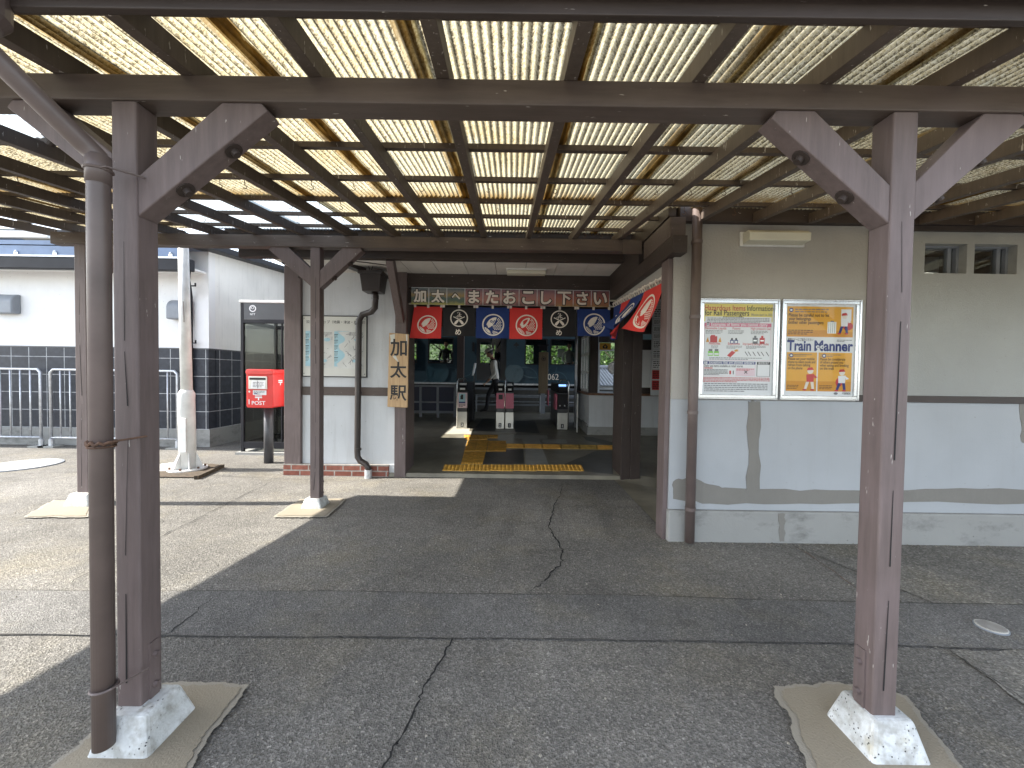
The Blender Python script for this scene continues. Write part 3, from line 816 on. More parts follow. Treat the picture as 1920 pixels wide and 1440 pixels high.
for i, y in enumerate(BY):
    z = rbz(y) + 0.074; x1 = 6.4 if y < 3.1 else 1.28
    mb = MB(); mb.bar((-4.72, y, z + 0.014), (x1, y, z + 0.014), 0.038, 0.027, up=(0, -CS, 1))
    bt = mb.build('batten', 'rafter', canopy)
    if i >= 3:
        r = random.Random(i); x = -3.2
        while x < min(x1 - 0.1, 2.0):
            p = Vector((x, y + 0.022, z + 0.02))
            if hook is None:
                hook = MB().tube([Vector((0, 0, 0)), Vector((0, 0.006, -0.045))] + [Vector((0.013 * math.sin(t), 0.008, -0.045 - 0.013 * (1 - math.cos(t)))) for t in (0.6, 1.4, 2.2, 3.0, 3.8, 4.4)], 0.0022, 5).build('wire_hook', 'rust', bt)
                h_ = hook
            else:
                h_ = hook.copy(); sc.collection.objects.link(h_); h_.parent = bt; h_.matrix_parent_inverse = Matrix.Identity(4)
            h_.location = p
            x += r.choice((0.16, 0.22, 0.27, 0.43))
# corrugated sheets
PITCHR = 0.0325
def sheet_z(x, y, dz=0): return rbz(y) + 0.107 + dz + 0.0075 * math.cos(2 * math.pi * x / PITCHR)
def corr(name, x0, x1, y0, y1, mat, dz=0.0, label=None, seed=0):
    r = random.Random(seed); nx = int((x1 - x0) / PITCHR * 8); ny = 10
    e0, e1 = r.uniform(-.012, .012), r.uniform(-.012, .012); tilt = r.uniform(-.004, .004)
    mb = MB(); mb.grid(nx, ny, lambda u, v: (x0 + (x1 - x0) * u, (y0 + e0) + (y1 + e1 - y0 - e0) * v,
        sheet_z(x0 + (x1 - x0) * u, y0 + (y1 - y0) * v, dz) + tilt * (u - .5) + 0.003 * noise.noise((x0 + 3 * u, 4 * v + seed, 0))))
    return mb.build(name, mat, canopy, smooth=True, label=label)
xb = [-4.74] + [-0.345 + 0.585 * k for k in range(-7, 12)] + [6.45]
for i in range(len(xb) - 1):
    a, b = xb[i] - 0.03, xb[i + 1] + 0.03
    odd = 0.004 * (i % 2)
    fy = 1.07
    lab = None
    if abs(xb[i + 1] + 2.10) < 0.02:
        fy = 2.13; lab = 'short weathered roof sheet next to a clear one'
    right = xb[i] > XW - 0.2
    if lab: corr('roof_sheet', a + 0.02, b - 0.02, 1.07, 2.17, 'frp_clear', -0.004, 'clear roof sheet through which the sky shows', 90)
    corr('roof_sheet', a, b, fy, 3.03 if not right else 3.16, 'frp', odd, lab, i)
    if not right:
        clear = -3.3 < xb[i] < -1.6
        corr('roof_sheet', a, min(b, 1.30), 2.955, 4.10, 'frp_clear' if clear else 'frp', 0.010 + odd, 'clear new roof sheet' if clear else None, 40 + i)
# gutter along the low edge, its outlet and the downpipe tied to the post
gx = lambda x: 2.335 + 0.004 * x
mb = MB(); n = 14; out = []
for xx in (-1.72, 6.45):
    for ro in (0.055, 0.051):
        out.append([(xx, 1.035 + ro * math.cos(math.pi + math.pi * k / n), gx(xx) + 0.055 + ro * math.sin(math.pi + math.pi * k / n)) for k in range(n + 1)])
vs = out[0] + out[1] + out[2] + out[3]; m1 = n + 1; fs = []
for k in range(n):
    fs += [(k, k + 1, 2 * m1 + k + 1, 2 * m1 + k), (m1 + k + 1, m1 + k, 3 * m1 + k, 3 * m1 + k + 1)]
mb.add(vs, fs); gut = mb.build('gutter', 'pipe', canopy, smooth=True)
MB().tube([(-1.435, 1.05, 2.235), (-1.435, 1.05, 2.26), (-1.435, 1.05, 2.42)], [0.060, 0.078, 0.082], 24).build('gutter_outlet', 'pipe', gut, smooth=False, bevel=0.004)
px_ = -1.355
dp = [(-1.45, 1.05, 2.25), (-1.447, 1.06, 2.215), (px_ - 0.020, 1.275, 2.045), (px_ - 0.005, 1.298, 2.02), (px_, 1.30, 1.97), (px_ - 0.003, 1.30, 0.06)]
pipe = MB().tube(dp, 0.0300, 22).build('downpipe', 'pipe', canopy, smooth=True)
MB().tube([(px_, 1.30, 1.93), (px_, 1.30, 2.02)], 0.0325, 22).build('pipe_collar', 'pipe', pipe, smooth=True)
MB().tube([(-1.449, 1.055, 2.19), (-1.449, 1.05, 2.25)], 0.046, 20).build('pipe_collar', 'pipe', pipe, smooth=True)
for z, mt in ((1.975, 'pipe'), (1.085, 'rust'), (0.262, 'pipe')):
    mb = MB()
    mb.tube([(px_ + 0.0335 * math.cos(2 * math.pi * t / 20), 1.30 + 0.0335 * math.sin(2 * math.pi * t / 20), z + (0.006 * math.sin(3 * t) if mt == 'rust' else 0)) for t in range(21)], 0.005 if mt == 'pipe' else 0.006, 6)
    if mt == 'rust': mb.tube([(px_ + 0.0335 * math.cos(2 * math.pi * t / 20), 1.30 + 0.0335 * math.sin(2 * math.pi * t / 20), z - .012) for t in range(21)], 0.004, 6)
    mb.tube([(px_ + 0.028, 1.28, z), (px_ + 0.04, 1.285, z + .005), (px_ + 0.085, 1.371, z + .012)], 0.0035, 6)
    mb.build('pipe_strap', mt, pipe)

# ------------------------------------------------------------------ station building
st = thing('station_building', 'low half-timbered station building with white plaster walls behind the canopy', 'building', (0, 5.0, 0))
def part(name, mat, a, b, parent=st, bevel=0.0, label=None):
    return MB().box(a, b).build(name, mat, parent, bevel=bevel, label=label)
YF = 5.05
part('wall', 'plaster', (-2.68, YF, 1.138), (-1.484, YF + 0.12, 2.80))
part('wall', 'plaster', (-2.68, YF, 0.15), (-1.484, YF + 0.12, 1.03))
part('timber_rail', 'timber_h', (-2.68, YF - 0.015, 1.03), (-1.484, YF + 0.11, 1.138), bevel=0.003)
part('corner_post', 'timber', (-2.89, YF - 0.05, 0.15), (-2.68, YF + 0.14, 2.85), bevel=0.005)
part('brick_base', 'brick', (-2.895, YF - 0.055, -0.02), (-1.56, YF + 0.10, 0.15))
part('plaster_strip', 'plaster', (-1.56, YF - 0.02, -0.02), (-1.484, YF + 0.10, 0.15))
part('door_post', 'timber', (-1.484, YF - 0.06, -0.02), (-1.341, 5.42, 2.75), bevel=0.005)
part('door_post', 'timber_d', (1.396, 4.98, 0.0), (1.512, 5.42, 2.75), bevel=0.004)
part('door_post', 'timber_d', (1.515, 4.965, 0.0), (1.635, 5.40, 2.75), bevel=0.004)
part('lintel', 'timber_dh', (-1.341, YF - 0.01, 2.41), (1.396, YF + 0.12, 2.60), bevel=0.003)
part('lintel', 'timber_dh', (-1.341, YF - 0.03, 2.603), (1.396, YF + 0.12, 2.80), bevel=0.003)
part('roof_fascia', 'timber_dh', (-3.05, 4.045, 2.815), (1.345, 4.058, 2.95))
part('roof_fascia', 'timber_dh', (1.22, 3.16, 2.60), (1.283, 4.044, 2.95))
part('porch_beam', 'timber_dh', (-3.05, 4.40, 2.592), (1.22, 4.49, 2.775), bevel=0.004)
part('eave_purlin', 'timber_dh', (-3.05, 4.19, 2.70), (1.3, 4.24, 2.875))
mb = MB(); nb = 11
for i in range(nb):
    x0 = -2.72 + (1.22 + 2.72) * i / nb
    mb.box((x0 + 0.003, 4.49, 2.594), (x0 + (1.22 + 2.72) / nb - 0.003, YF, 2.612))
mb.build('porch_ceiling', 'ceil', st)
MB().bar((-1.385, 4.46, 2.60), (-1.405, 4.965, 1.98), 0.085, 0.095, up=(0, 1, 0)).build('bracket', 'timber', st, bevel=0.004)
MB().bar((-1.0, 4.48, 2.56), (1.15, 4.48, 2.56), 0.02, 0.03)
mb = MB()
rz_ = lambda y: 2.83 + (y - 4.06) * 0.3855
ro = [(-3.75, 4.06), (1.28, 4.06), (1.28, 9.3), (-3.62, 9.3), (-3.62, 5.35), (-4.29, 5.35)]  # left wing beyond the verge added to cast the sunlit patch's edge
mb.prism([(x, y, rz_(y)) for x, y in ro], (0, 0, 0.08))
mb.build('roof', 'rooftile', st)
mb = MB()
mb.add([(1.284, 3.10, 2.76), (7.2, 3.10, 2.76), (7.2, 7.2, 4.4), (1.284, 9.3, 4.85), (1.284, 3.10, 2.84), (7.2, 3.10, 2.84), (7.2, 7.2, 4.48), (1.284, 9.3, 4.93)],
       [(0, 3, 2, 1), (4, 5, 6, 7), (0, 1, 5, 4), (1, 2, 6, 5), (2, 3, 7, 6), (3, 0, 4, 7)])
mb.build('roof', 'rooftile', st)
# concourse shell: left side wall with a wide side opening, ceiling, far header
part('side_wall', 'plaster', (-2.89, YF + 0.14, 0), (-2.78, 6.5, 2.85))
part('side_wall', 'plaster', (-2.89, 6.5, 2.05), (-2.78, 8.45, 2.85))
part('side_wall', 'plaster', (-2.89, 8.45, 0), (-2.78, 9.6, 2.85))
part('concourse_ceiling', 'timber_dh', (-2.9, YF + 0.12, 2.82), (3.2, 10.2, 2.88))
part('header_beam', 'timber_dh', (-2.9, 9.5, 2.45), (1.6, 9.62, 2.82))
# right wing, front wall
YW = 3.18
WB = 6.3
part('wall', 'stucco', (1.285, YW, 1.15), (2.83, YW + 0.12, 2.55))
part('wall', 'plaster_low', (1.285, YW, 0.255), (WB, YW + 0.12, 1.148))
part('plinth', 'conc', (1.275, YW - 0.03, -0.02), (WB, YW + 0.12, 0.253), bevel=0.01)
mb = MB()
X0, X1, Z0, Z1 = 2.885, WB, 1.204, 2.52
wx = [(3.285, 3.623), (3.682, 4.025)]; wz = (2.187, 2.422)
mb.box((X0, YW, Z0), (X1, YW + 0.12, wz[0])); mb.box((X0, YW, wz[1]), (X1, YW + 0.12, Z1))
mb.box((X0, YW, wz[0]), (wx[0][0], YW + 0.12, wz[1])); mb.box((wx[0][1], YW, wz[0]), (wx[1][0], YW + 0.12, wz[1])); mb.box((wx[1][1], YW, wz[0]), (X1, YW + 0.12, wz[1]))
mb.build('wall', 'stucco2', st)
for a, b in wx:
    mb = MB()
    mb.box((b - 0.075, YW + 0.075, wz[0]), (b - 0.045, YW + 0.10, wz[1])); mb.box((b - 0.02, YW + 0.06, wz[0]), (b, YW + 0.10, wz[1]))
    mb.box((a, YW + 0.06, wz[0]), (a + 0.012, YW + 0.10, wz[1])); mb.box((a + 0.012, YW + 0.06, wz[1] - 0.012), (b - 0.02, YW + 0.10, wz[1]))
    w_ = mb.build('window', 'midgrey', st)
    MB().box((a + 0.012, YW + 0.085, wz[0]), (b - 0.02, YW + 0.089, wz[1] - 0.012)).build('pane', 'glass', w_)
part('timber_strip', 'timber_d', (2.83, YW - 0.01, 1.204), (2.884, YW + 0.1, 2.56))
part('timber_strip', 'timber_dh', (2.77, YW - 0.012, 1.150), (WB, YW + 0.1, 1.203))
part('wall_plate', 'timber_dh', (1.30, YW - 0.055, 2.552), (WB, YW + 0.10, 2.70))
part('wall_plate', 'timber_dh', (2.90, YW - 0.03, 2.515), (WB, YW + 0.10, 2.551))
part('corner_jamb', 'timber', (1.245, YW + 0.02, -0.02), (1.284, YW + 0.165, 2.28), bevel=0.003)
part('side_beam', 'timber_dh', (1.222, 3.06, 2.285), (1.335, 5.04, 2.418), bevel=0.004)
part('side_beam', 'timber_h', (1.220, 3.12, 2.420), (1.345, 3.74, 2.582), bevel=0.004)
part('side_beam', 'timber_dh', (1.225, 3.90, 2.420), (1.345, 5.04, 2.79), bevel=0.004)
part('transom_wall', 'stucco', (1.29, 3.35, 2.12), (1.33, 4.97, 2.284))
# room behind the small windows, hall side walls
part('room_wall', 'midgrey', (3.12, 3.30, 0), (3.2, 7.7, 3.1)); part('room_wall', 'midgrey', (6.2, 3.3, 0), (6.3, 7.6, 3.1))
part('room_wall', 'midgrey', (3.2, 6.6, 0), (6.2, 6.7, 3.1)); part('room_ceiling', 'timber_d', (3.2, 3.302, 2.71), (6.2, 6.6, 2.75))
part('hall_wall', 'plaster', (3.02, 3.30, 0), (3.115, 7.78, 2.82))
part('back_wall', 'plaster', (1.285, YW + 0.121, 0), (3.02, YW + 0.17, 2.75))
# a lit tube lamp inside that room
# cement repairs on the right wall
def repair(pts, seed, amp=0.012, n=7, name='cement_patch', mat='patch', y=YW - 0.003):
    r = random.Random(seed); o = irregular(0, 0, [Vector(p) for p in pts], r, amp, n)
    return MB().prism([(p.x, y, p.y) for p in o], (0, 0.004, 0)).build(name, mat, st)
xz = lambda px, py: (lambda v: (v.x, v.z))(at(px, py, Y=YW))
repair([xz(1403, 752), xz(1425, 752), xz(1424, 920), xz(1400, 918)], 1, y=YW - 0.0048)
repair([xz(1262, 903), xz(1290, 893), xz(1330, 908), xz(1360, 914), xz(1500, 920), xz(1640, 918), xz(1800, 915), xz(1985, 920), xz(1985, 945), xz(1700, 941), xz(1500, 944), xz(1330, 944), xz(1262, 935)], 2, 0.010, 5)
repair([(lambda v: (v.x, v.z))(at(px, py, Y=YW - 0.03)) for px, py in ((1459, 962), (1472, 962), (1470, 1014), (1462, 1014))], 3, 0.008, y=YW - 0.034)
repair([xz(1912, 752), xz(1930, 752), xz(1930, 830), xz(1915, 828)], 4)
# roof drain of the right wing
pp = MB().tube([(1.427, YW - 0.075, 0.02), (1.427, YW - 0.075, 2.64)], 0.037, 20).build('downpipe', 'pipe', st, smooth=True)
for z in (2.38, 1.80, 1.05, 0.285):
    MB().tube([(1.427, YW - 0.075, z - 0.012), (1.427, YW - 0.075, z + 0.012)], 0.041, 20).tube([(1.427, YW - 0.04, z), (1.427, YW + 0.0, z)], 0.008, 6).build('pipe_collar', 'pipe', pp)
# hopper and crooked downpipe on the left facade
hx = -1.70
mb = MB()
mb.add([(hx - .13, 4.70, 2.53), (hx + .13, 4.70, 2.53), (hx + .13, 4.96, 2.53), (hx - .13, 4.96, 2.53), (hx - .105, 4.73, 2.30), (hx + .105, 4.73, 2.30), (hx + .105, 4.93, 2.30), (hx - .105, 4.93, 2.30)],
       [(0, 1, 2, 3), (7, 6, 5, 4), (0, 4, 5, 1), (1, 5, 6, 2), (2, 6, 7, 3), (3, 7, 4, 0)])
mb.box((hx - .145, 4.69, 2.50), (hx + .145, 4.98, 2.54))
hop = mb.build('rain_hopper', 'pipe_dark', st, bevel=0.006)
MB().bar((hx - .12, 4.83, 2.56), (hx - 0.30, 4.60, 2.60), 0.10, 0.05).build('gutter_end', 'pipe_dark', hop)
dp2 = [(hx + .02, 4.83, 2.30), (hx + .02, 4.83, 2.20), (hx, 4.88, 2.13), (hx - .06, 4.93, 2.085), (-1.88, 4.95, 2.05), (-1.925, 4.955, 1.98), (-1.93, 4.96, 1.90),
       (-1.935, 4.96, 1.0), (-1.94, 4.96, 0.34), (-1.935, 4.96, 0.26), (-1.90, 4.955, 0.21), (-1.83, 4.95, 0.175), (-1.80, 4.945, 0.13), (-1.795, 4.945, 0.06)]
p2 = MB().tube(dp2, 0.038, 18).build('downpipe', 'pipe_dark', st, smooth=True)
for z in (1.93, 1.075, 0.36):
    MB().tube([(-1.933, 4.96, z - .014), (-1.933, 4.96, z + .014)], 0.0425, 18).build('pipe_collar', 'pipe_dark', p2)
MB().tube([(hx + .02, 4.83, 2.22), (hx + .02, 4.83, 2.27)], 0.043, 18).build('pipe_collar', 'pipe_dark', p2)
MB().tube([(-1.795, 4.945, -0.01), (-1.795, 4.945, 0.105)], 0.046, 20).build('pipe_foot', 'galv', p2)
mb = MB(); mb.tube([(hx - .02, 4.75, 2.55), (hx - .03, 4.72, 2.62), (hx - .01, 4.7, 2.70), (hx - .03, 4.6, 2.73)], 0.004, 5); mb.tube([(hx, 4.75, 2.55), (hx + .03, 4.72, 2.60), (hx + .01, 4.7, 2.68)], 0.004, 5)
mb.tube([(hx - .1, 4.5, 2.585), (hx + .3, 4.7, 2.588)], 0.005, 5)
mb.build('loose_cable', 'ink', hop)
# ticket office bay inside
YC = 7.78; cz = fl(YC)
part('counter_plinth', 'conc', (1.50, YC - 0.02, cz - .1), (3.02, YC + 0.1, cz + 0.16)); part('counter_plinth', 'conc', (1.50, YC + 0.1, cz - .1), (1.62, 9.4, cz + 0.2))
part('counter_wall', 'plaster', (1.53, YC, cz + 0.16), (3.02, YC + 0.1, 0.945)); part('counter_wall', 'plaster', (1.53, YC + 0.1, cz + 0.2), (1.63, 9.4, 0.945))
part('counter_sill', 'sillwood', (1.47, YC - 0.10, 0.945), (3.02, YC + 0.16, 0.985), bevel=0.004); part('counter_sill', 'sillwood', (1.47, YC + 0.16, 0.945), (1.68, 9.4, 0.985))
part('bay_post', 'timber_d', (1.53, YC + 0.0, 0.985), (1.69, YC + 0.12, 2.82))
part('bay_panel', 'timber_d', (2.42, YC, 0.985), (3.02, YC + 0.1, 2.05)); part('bay_header', 'timber_dh', (1.69, YC, 2.16), (3.02, YC + 0.1, 2.82))
part('bay_post', 'timber_d', (1.53, 8.85, 0.985), (1.63, 9.4, 2.82)); part('bay_header', 'timber_dh', (1.53, YC + 0.12, 2.20), (1.63, 8.85, 2.82))
mb = MB()
for k in range(4):
    y = 7.92 + 0.93 * k / 3; mb.box((1.54, y - 0.022, 1.02), (1.58, y + 0.022, 2.17))
for k in range(4):
    z = 1.02 + 1.13 * k / 3; mb.box((1.545, 7.945, z - 0.03), (1.575, 8.83, z + 0.03))
lw = mb.build('lattice_window', 'white_paint', st); MB().box((1.556, 7.94, 1.03), (1.562, 8.83, 2.16)).build('pane', 'glass', lw)
part('office_floor', 'floor_dk', (1.63, YC + 0.16, 0.3), (3.02, 9.4, 0.40))
part('office_back_wall', 'plaster', (1.63, 9.4, 0), (2.05, 9.5, 2.82)); part('office_back_wall', 'plaster', (2.05, 9.4, 0), (3.1, 9.5, 0.95)); part('office_back_wall', 'timber_d', (2.05, 9.4, 2.12), (3.1, 9.5, 2.82))
mb = MB(); mb.box((2.05, 9.42, 0.95), (2.09, 9.47, 2.12)); mb.box((3.06, 9.42, 0.95), (3.1, 9.47, 2.12)); mb.box((2.09, 9.42, 1.92), (3.06, 9.47, 1.96))
for x in (2.33, 2.57, 2.81): mb.box((x - .012, 9.43, 1.96), (x + .012, 9.46, 2.12))
mb.build('office_window', 'white_paint', st)
# platform roof and its pillar
part('added_shade_wall', 'plaster', (-4.9, 9.6, 0), (-4.8, 12.25, 3.62)); part('side_wall', 'plaster', (-4.8, 9.5, 0), (-2.78, 9.6, 3.62))  # left end wall, added unseen to keep sun and skylight off the train
part('platform_roof', 'timber_dh', (-12, 9.3, 3.62), (2.9, 12.3, 3.75))
part('platform_beam', 'timber_dh', (-12, 11.85, 3.3), (2.9, 12.0, 3.62))
pl_ = at(863.5, 700, Y=11.9).x
part('platform_pillar', 'timber', (pl_ - 0.10, 11.82, PZ), (pl_ + 0.10, 12.0, 3.6))

# ------------------------------------------------------------------ things fixed to or standing by the station
def lampbox(name, label, a, b, mat='lampbox'):
    t = thing(name, label, 'lamp', ((a[0] + b[0]) / 2, b[1], (a[2] + b[2]) / 2))
    return t
t = lampbox('wall_lamp', 'ivory oblong lamp on the beige wall above the two framed posters', (1.818, 3.1, 2.38), (2.294, 3.18, 2.48))
mb = MB(); mb.prism([(1.818, 3.165, 2.385), (1.818, 3.075, 2.395), (1.818, 3.07, 2.455), (1.818, 3.10, 2.478), (1.818, 3.165, 2.478)], (0.476, 0, 0)); mb.build('diffuser', 'lampbox', t, bevel=0.006)
MB().box((1.80, 3.165, 2.376), (2.31, 3.179, 2.487)).build('back_plate', 'white_paint', t)
t = thing('ceiling_lamp', 'small oblong lamp on the white porch ceiling over the entrance', 'lamp', (0.15, 4.8, 2.59))
MB().box((-0.08, 4.74, 2.535), (0.385, 4.86, 2.578)).build('diffuser', 'lampbox', t, bevel=0.01); MB().box((-0.09, 4.73, 2.579), (0.395, 4.87, 2.593)).build('base_plate', 'white_paint', t)
t = thing('tube_lamp', 'lit tube lamp glowing inside the left one of the two small high windows', 'lamp', (4.62, 4.5, 2.6))
MB().tube([(4.3, 4.5, 2.50), (4.75, 4.5, 2.50)], 0.02, 10).build('tube', 'lamp_on', t); MB().box((4.28, 4.46, 2.535), (4.77, 4.54, 2.71)).build('housing', 'white_paint', t)

# hazard map board
t = thing('map_board', 'cream hazard map board with blue sea maps on the white facade wall', 'map', (-2.3, 5.04, 1.65))
mb = MB(); mb.box((-2.675, 5.028, 1.262), (-1.85, 5.048, 2.045)); mb.build('board', 'ink', t)
mb = MB(); A = Plane(mb, (-2.662, 5.0275, 1.275), (1, 0, 0), (0, 0, 1)); r = random.Random(5)
bw, bh = 0.80, 0.757
A.rect(0, 0, bw, bh, 0, 0)
A.text('加太防災マップ（地震・津波・風水害）', 0.04, bh - 0.085, 0.043, 1, 0.001, bold=0.004)
def mapview(x0, y0, x1, y1, seed):
    r = random.Random(seed)
    A.rect(x0, y0, x1, y1, 2, 0.0005)
    w, h = x1 - x0, y1 - y0
    sea = [(0, 0.05)] + [(0.12 + 0.28 * (0.5 + 0.5 * math.sin(k * 0.9 + seed)) + r.uniform(-.05, .05), 0.05 + 0.9 * k / 14) for k in range(15)] + [(0.55, 0.97), (0, 0.97)]
    A.poly([(x0 + a * w, y0 + b * h) for a, b in sea], 3, 0.001)
    A.ell(x0 + .8 * w, y0 + .75 * h, .12 * w, .05 * h, 3, 0.001, 12); A.ell(x0 + .7 * w, y0 + .2 * h, .10 * w, .04 * h, 3, 0.001, 12)
    for _ in range(28):
        p = Vector((r.uniform(.35, .98), r.uniform(.05, .95))); q = p + Vector((r.uniform(-.15, .15), r.uniform(-.12, .12))); q.x = min(max(q.x, .3), .99); q.y = min(max(q.y, .03), .97)
        d = (q - p).orthogonal().normalized() * 0.006
        A.poly([(x0 + (v.x) * w, y0 + v.y * h) for v in (p + d, q + d, q - d, p - d)], 4, 0.0015)
    for k in range(5):
        A.rect(x0 + 0.0 * w, y0 + (.28 + .15 * k) * h, x0 + .13 * w, y0 + (.295 + .15 * k) * h, 1, 0.002)
        A.lines(x0 + 0.005 * w, y0 + (.18 + .15 * k) * h, x0 + .12 * w, y0 + (.27 + .15 * k) * h, 4, 4, 0.002, r)
    A.lines(x0 + .5 * w, y0 + .86 * h, x0 + .98 * w, y0 + .95 * h, 4, 4, 0.002, r)
mapview(0.03, 0.10, 0.375, 0.585, 1); mapview(0.395, 0.10, 0.77, 0.585, 4)
for a in (0.012, 0.785):
    for b in (0.03, 0.73): A.ell(a, b, .006, .006, 1, .002, 8)
mb.build('map_print', ['cream', 'ink', 'maproad', 'skyprint', 'ink_grey'], t)

# wooden name board of the station
t = thing('name_board', 'vertical pale wooden board with three black characters on the left door post', 'sign', (-1.43, 4.98, 1.36))
mb = MB(); o = [(-1.562, 4.945, 0.90), (-1.308, 4.945, 0.893), (-1.300, 4.945, 1.815), (-1.545, 4.945, 1.828)]
mb.prism(o, (0, 0.035, 0)); mb.build('plank', 'signwood', t, bevel=0.006)
mb = MB(); A = Plane(mb, (0, 4.943, 0), (1, 0, 0), (0, 0, 1))
for ch, z in (('加', 1.645), ('太', 1.365), ('駅', 1.075)):
    A.glyph(ch, -1.425, z, 0.21, 0.225, 0, 0.0005, bold=0.018)
mb.build('lettering', 'ink', t)
mb = MB(); A = Plane(mb, (0, 4.943, 0), (1, 0, 0), (0, 0, 1))
A.poly([(-1.535, 1.80), (-1.47, 1.815), (-1.475, 1.75), (-1.50, 1.71), (-1.53, 1.68), (-1.522, 1.75)], 0, 0.0002); A.poly([(-1.335, 1.81), (-1.315, 1.805), (-1.315, 1.70), (-1.325, 1.65), (-1.33, 1.74)], 0, 0.0002)
A.poly([(-1.50, 1.535), (-1.46, 1.55), (-1.44, 1.50), (-1.42, 1.46), (-1.47, 1.50)], 0, 0.0002)
mb.build('bare_wood_chip', 'cream', t)

# welcome banner of eleven plates over the entrance
wel = thing('welcome_sign', 'row of eleven picture plates with big cream characters over the entrance', 'sign', (0, 5.03, 2.3))
M['plate_a'] = scenic_mat('dusk_field_print', [(0.0, (0.42, 0.38, 0.10)), (0.22, (0.10, 0.14, 0.10)), (0.40, (0.08, 0.13, 0.13)), (0.55, (0.34, 0.24, 0.10)), (0.78, (0.20, 0.20, 0.19)), (1.0, (0.10, 0.14, 0.16))])
M['plate_b'] = scenic_mat('dusk_sky_print', [(0.0, (0.12, 0.09, 0.10)), (0.10, (0.20, 0.10, 0.10)), (0.35, (0.40, 0.18, 0.15)), (0.7, (0.31, 0.155, 0.16)), (1.0, (0.16, 0.10, 0.14))])
M['plate_c'] = scenic_mat('red_dusk_print', [(0.0, (0.34, 0.22, 0.09)), (0.15, (0.30, 0.15, 0.08)), (0.4, (0.34, 0.12, 0.08)), (0.75, (0.24, 0.09, 0.09)), (1.0, (0.12, 0.07, 0.10))])
chars = '加太へまたおこし下さい'
px0 = at(771, 556, Y=5.03).x; px1 = at(1142, 556, Y=5.03).x; pw = (px1 - px0) / 11
for i, ch in enumerate(chars):
    x0 = px0 + pw * i + 0.004; x1 = px0 + pw * (i + 1) - 0.004
    zt, zb = 2.412 - 0.0008 * i, 2.198
    pl = MB().box((x0, 5.012, zb), (x1, 5.018, zt)).build('letter_plate', 'plate_a' if i < 3 else 'plate_b' if i < 8 else 'plate_c', wel)
    mb = MB(); A = Plane(mb, (0, 5.0118, 0), (1, 0, 0), (0, 0, 1))
    hgt = 0.075 if ch == 'へ' else 0.165
    A.glyph(ch, (x0 + x1) / 2, (zt + zb) / 2, 0.195, hgt + 0.026, 1, 0.0004, bold=0.075)
    A.glyph(ch, (x0 + x1) / 2, (zt + zb) / 2, 0.174, hgt, 0, 0.001, bold=0.034)
    mb.build('character', ['dye', 'ink'], pl)
    MB().box((x0, 5.009, zt - 0.006), (x1, 5.012, zt)).box((x1 - 0.001, 5.008, zb + .02), (x1 + 0.007, 5.016, zt)).build('clear_clip', 'galv', pl)
t = thing('junction_box', 'small ivory wiring box beside the right end of the welcome plates', 'box', (1.25, 5.02, 2.33))
MB().box((1.225, 4.99, 2.27), (1.285, 5.03, 2.405)).box((1.285, 4.99, 2.25), (1.345, 5.03, 2.35)).build('casing', 'lampbox', t, bevel=0.003)

# ------------------------------------------------------------------ noren cloths
def bream(A, cx, cy, s, asp=1.0, cloth=1, ink=0):
    A.ring(cx, cy, s * 0.88, s * 1.0, 0, 0.0015, asp=asp)
    q = lambda pts: [(cx + a * s, cy + b * s * asp) for a, b in pts]
    A.poly(q([(-0.62, 0.02), (-0.50, 0.28), (-0.32, 0.50), (-0.08, 0.64), (0.18, 0.70), (0.33, 0.66), (0.22, 0.40), (0.10, 0.16), (-0.06, -0.04), (-0.25, -0.20), (-0.40, -0.26), (-0.50, -0.20), (-0.46, -0.10), (-0.60, -0.08), (-0.50, -0.02)]), 2, 0.0015)
    A.ring(cx - 0.16 * s, cy + 0.32 * s * asp, s * 0.06, s * 0.12, 1, 0.002, 14, asp); A.ell(cx - 0.16 * s, cy + 0.32 * s * asp, s * 0.03, s * 0.03 * asp, 1, 0.002, 8)
    # scales
    for j in range(9):
        for i in range(7):
            a = -0.30 + i * 0.155 + (0.077 if j % 2 else 0); b = 0.58 - j * 0.125
            if a * a + b * b > 0.66: continue
            if b > 0.05 and a < 0.10 + 0.42 * max(0, b) ** 0.8 + 0.06: continue
            if b <= 0.05 and a < -0.34 - b * 0.9 + 0.05: continue
            if b < -0.62: continue
            A.poly(q([(a - .06, b), (a - .03, b + .045), (a + .03, b + .045), (a + .06, b), (a + .03, b - .045), (a - .03, b - .045)]), 0, 0.0015)
    A.poly(q([(-0.78, -0.22), (-0.66, -0.24), (-0.42, -0.42), (-0.22, -0.62), (-0.14, -0.80), (-0.24, -0.80), (-0.46, -0.70), (-0.64, -0.52), (-0.74, -0.36)]), 2, 0.0015)
    for k in range(4):
        A.poly(q([(-0.68 + k * .12, -.30 - k * .06), (-0.65 + k * .12, -.29 - k * .07), (-0.34 + k * .06, -.72 - k * .015), (-0.37 + k * .06, -.72 - k * .015)]), 1, 0.002)
    A.poly(q([(-0.04, -0.52), (0.28, -0.62), (0.46, -0.68), (0.30, -0.78), (0.02, -0.84), (-0.06, -0.70)]), 2, 0.0015)
    for k in range(3): A.poly(q([(-0.04, -.58 - k * .08), (0.30, -.66 - k * .05), (0.30, -.68 - k * .05), (-0.04, -.61 - k * .08)]), 1, 0.002)
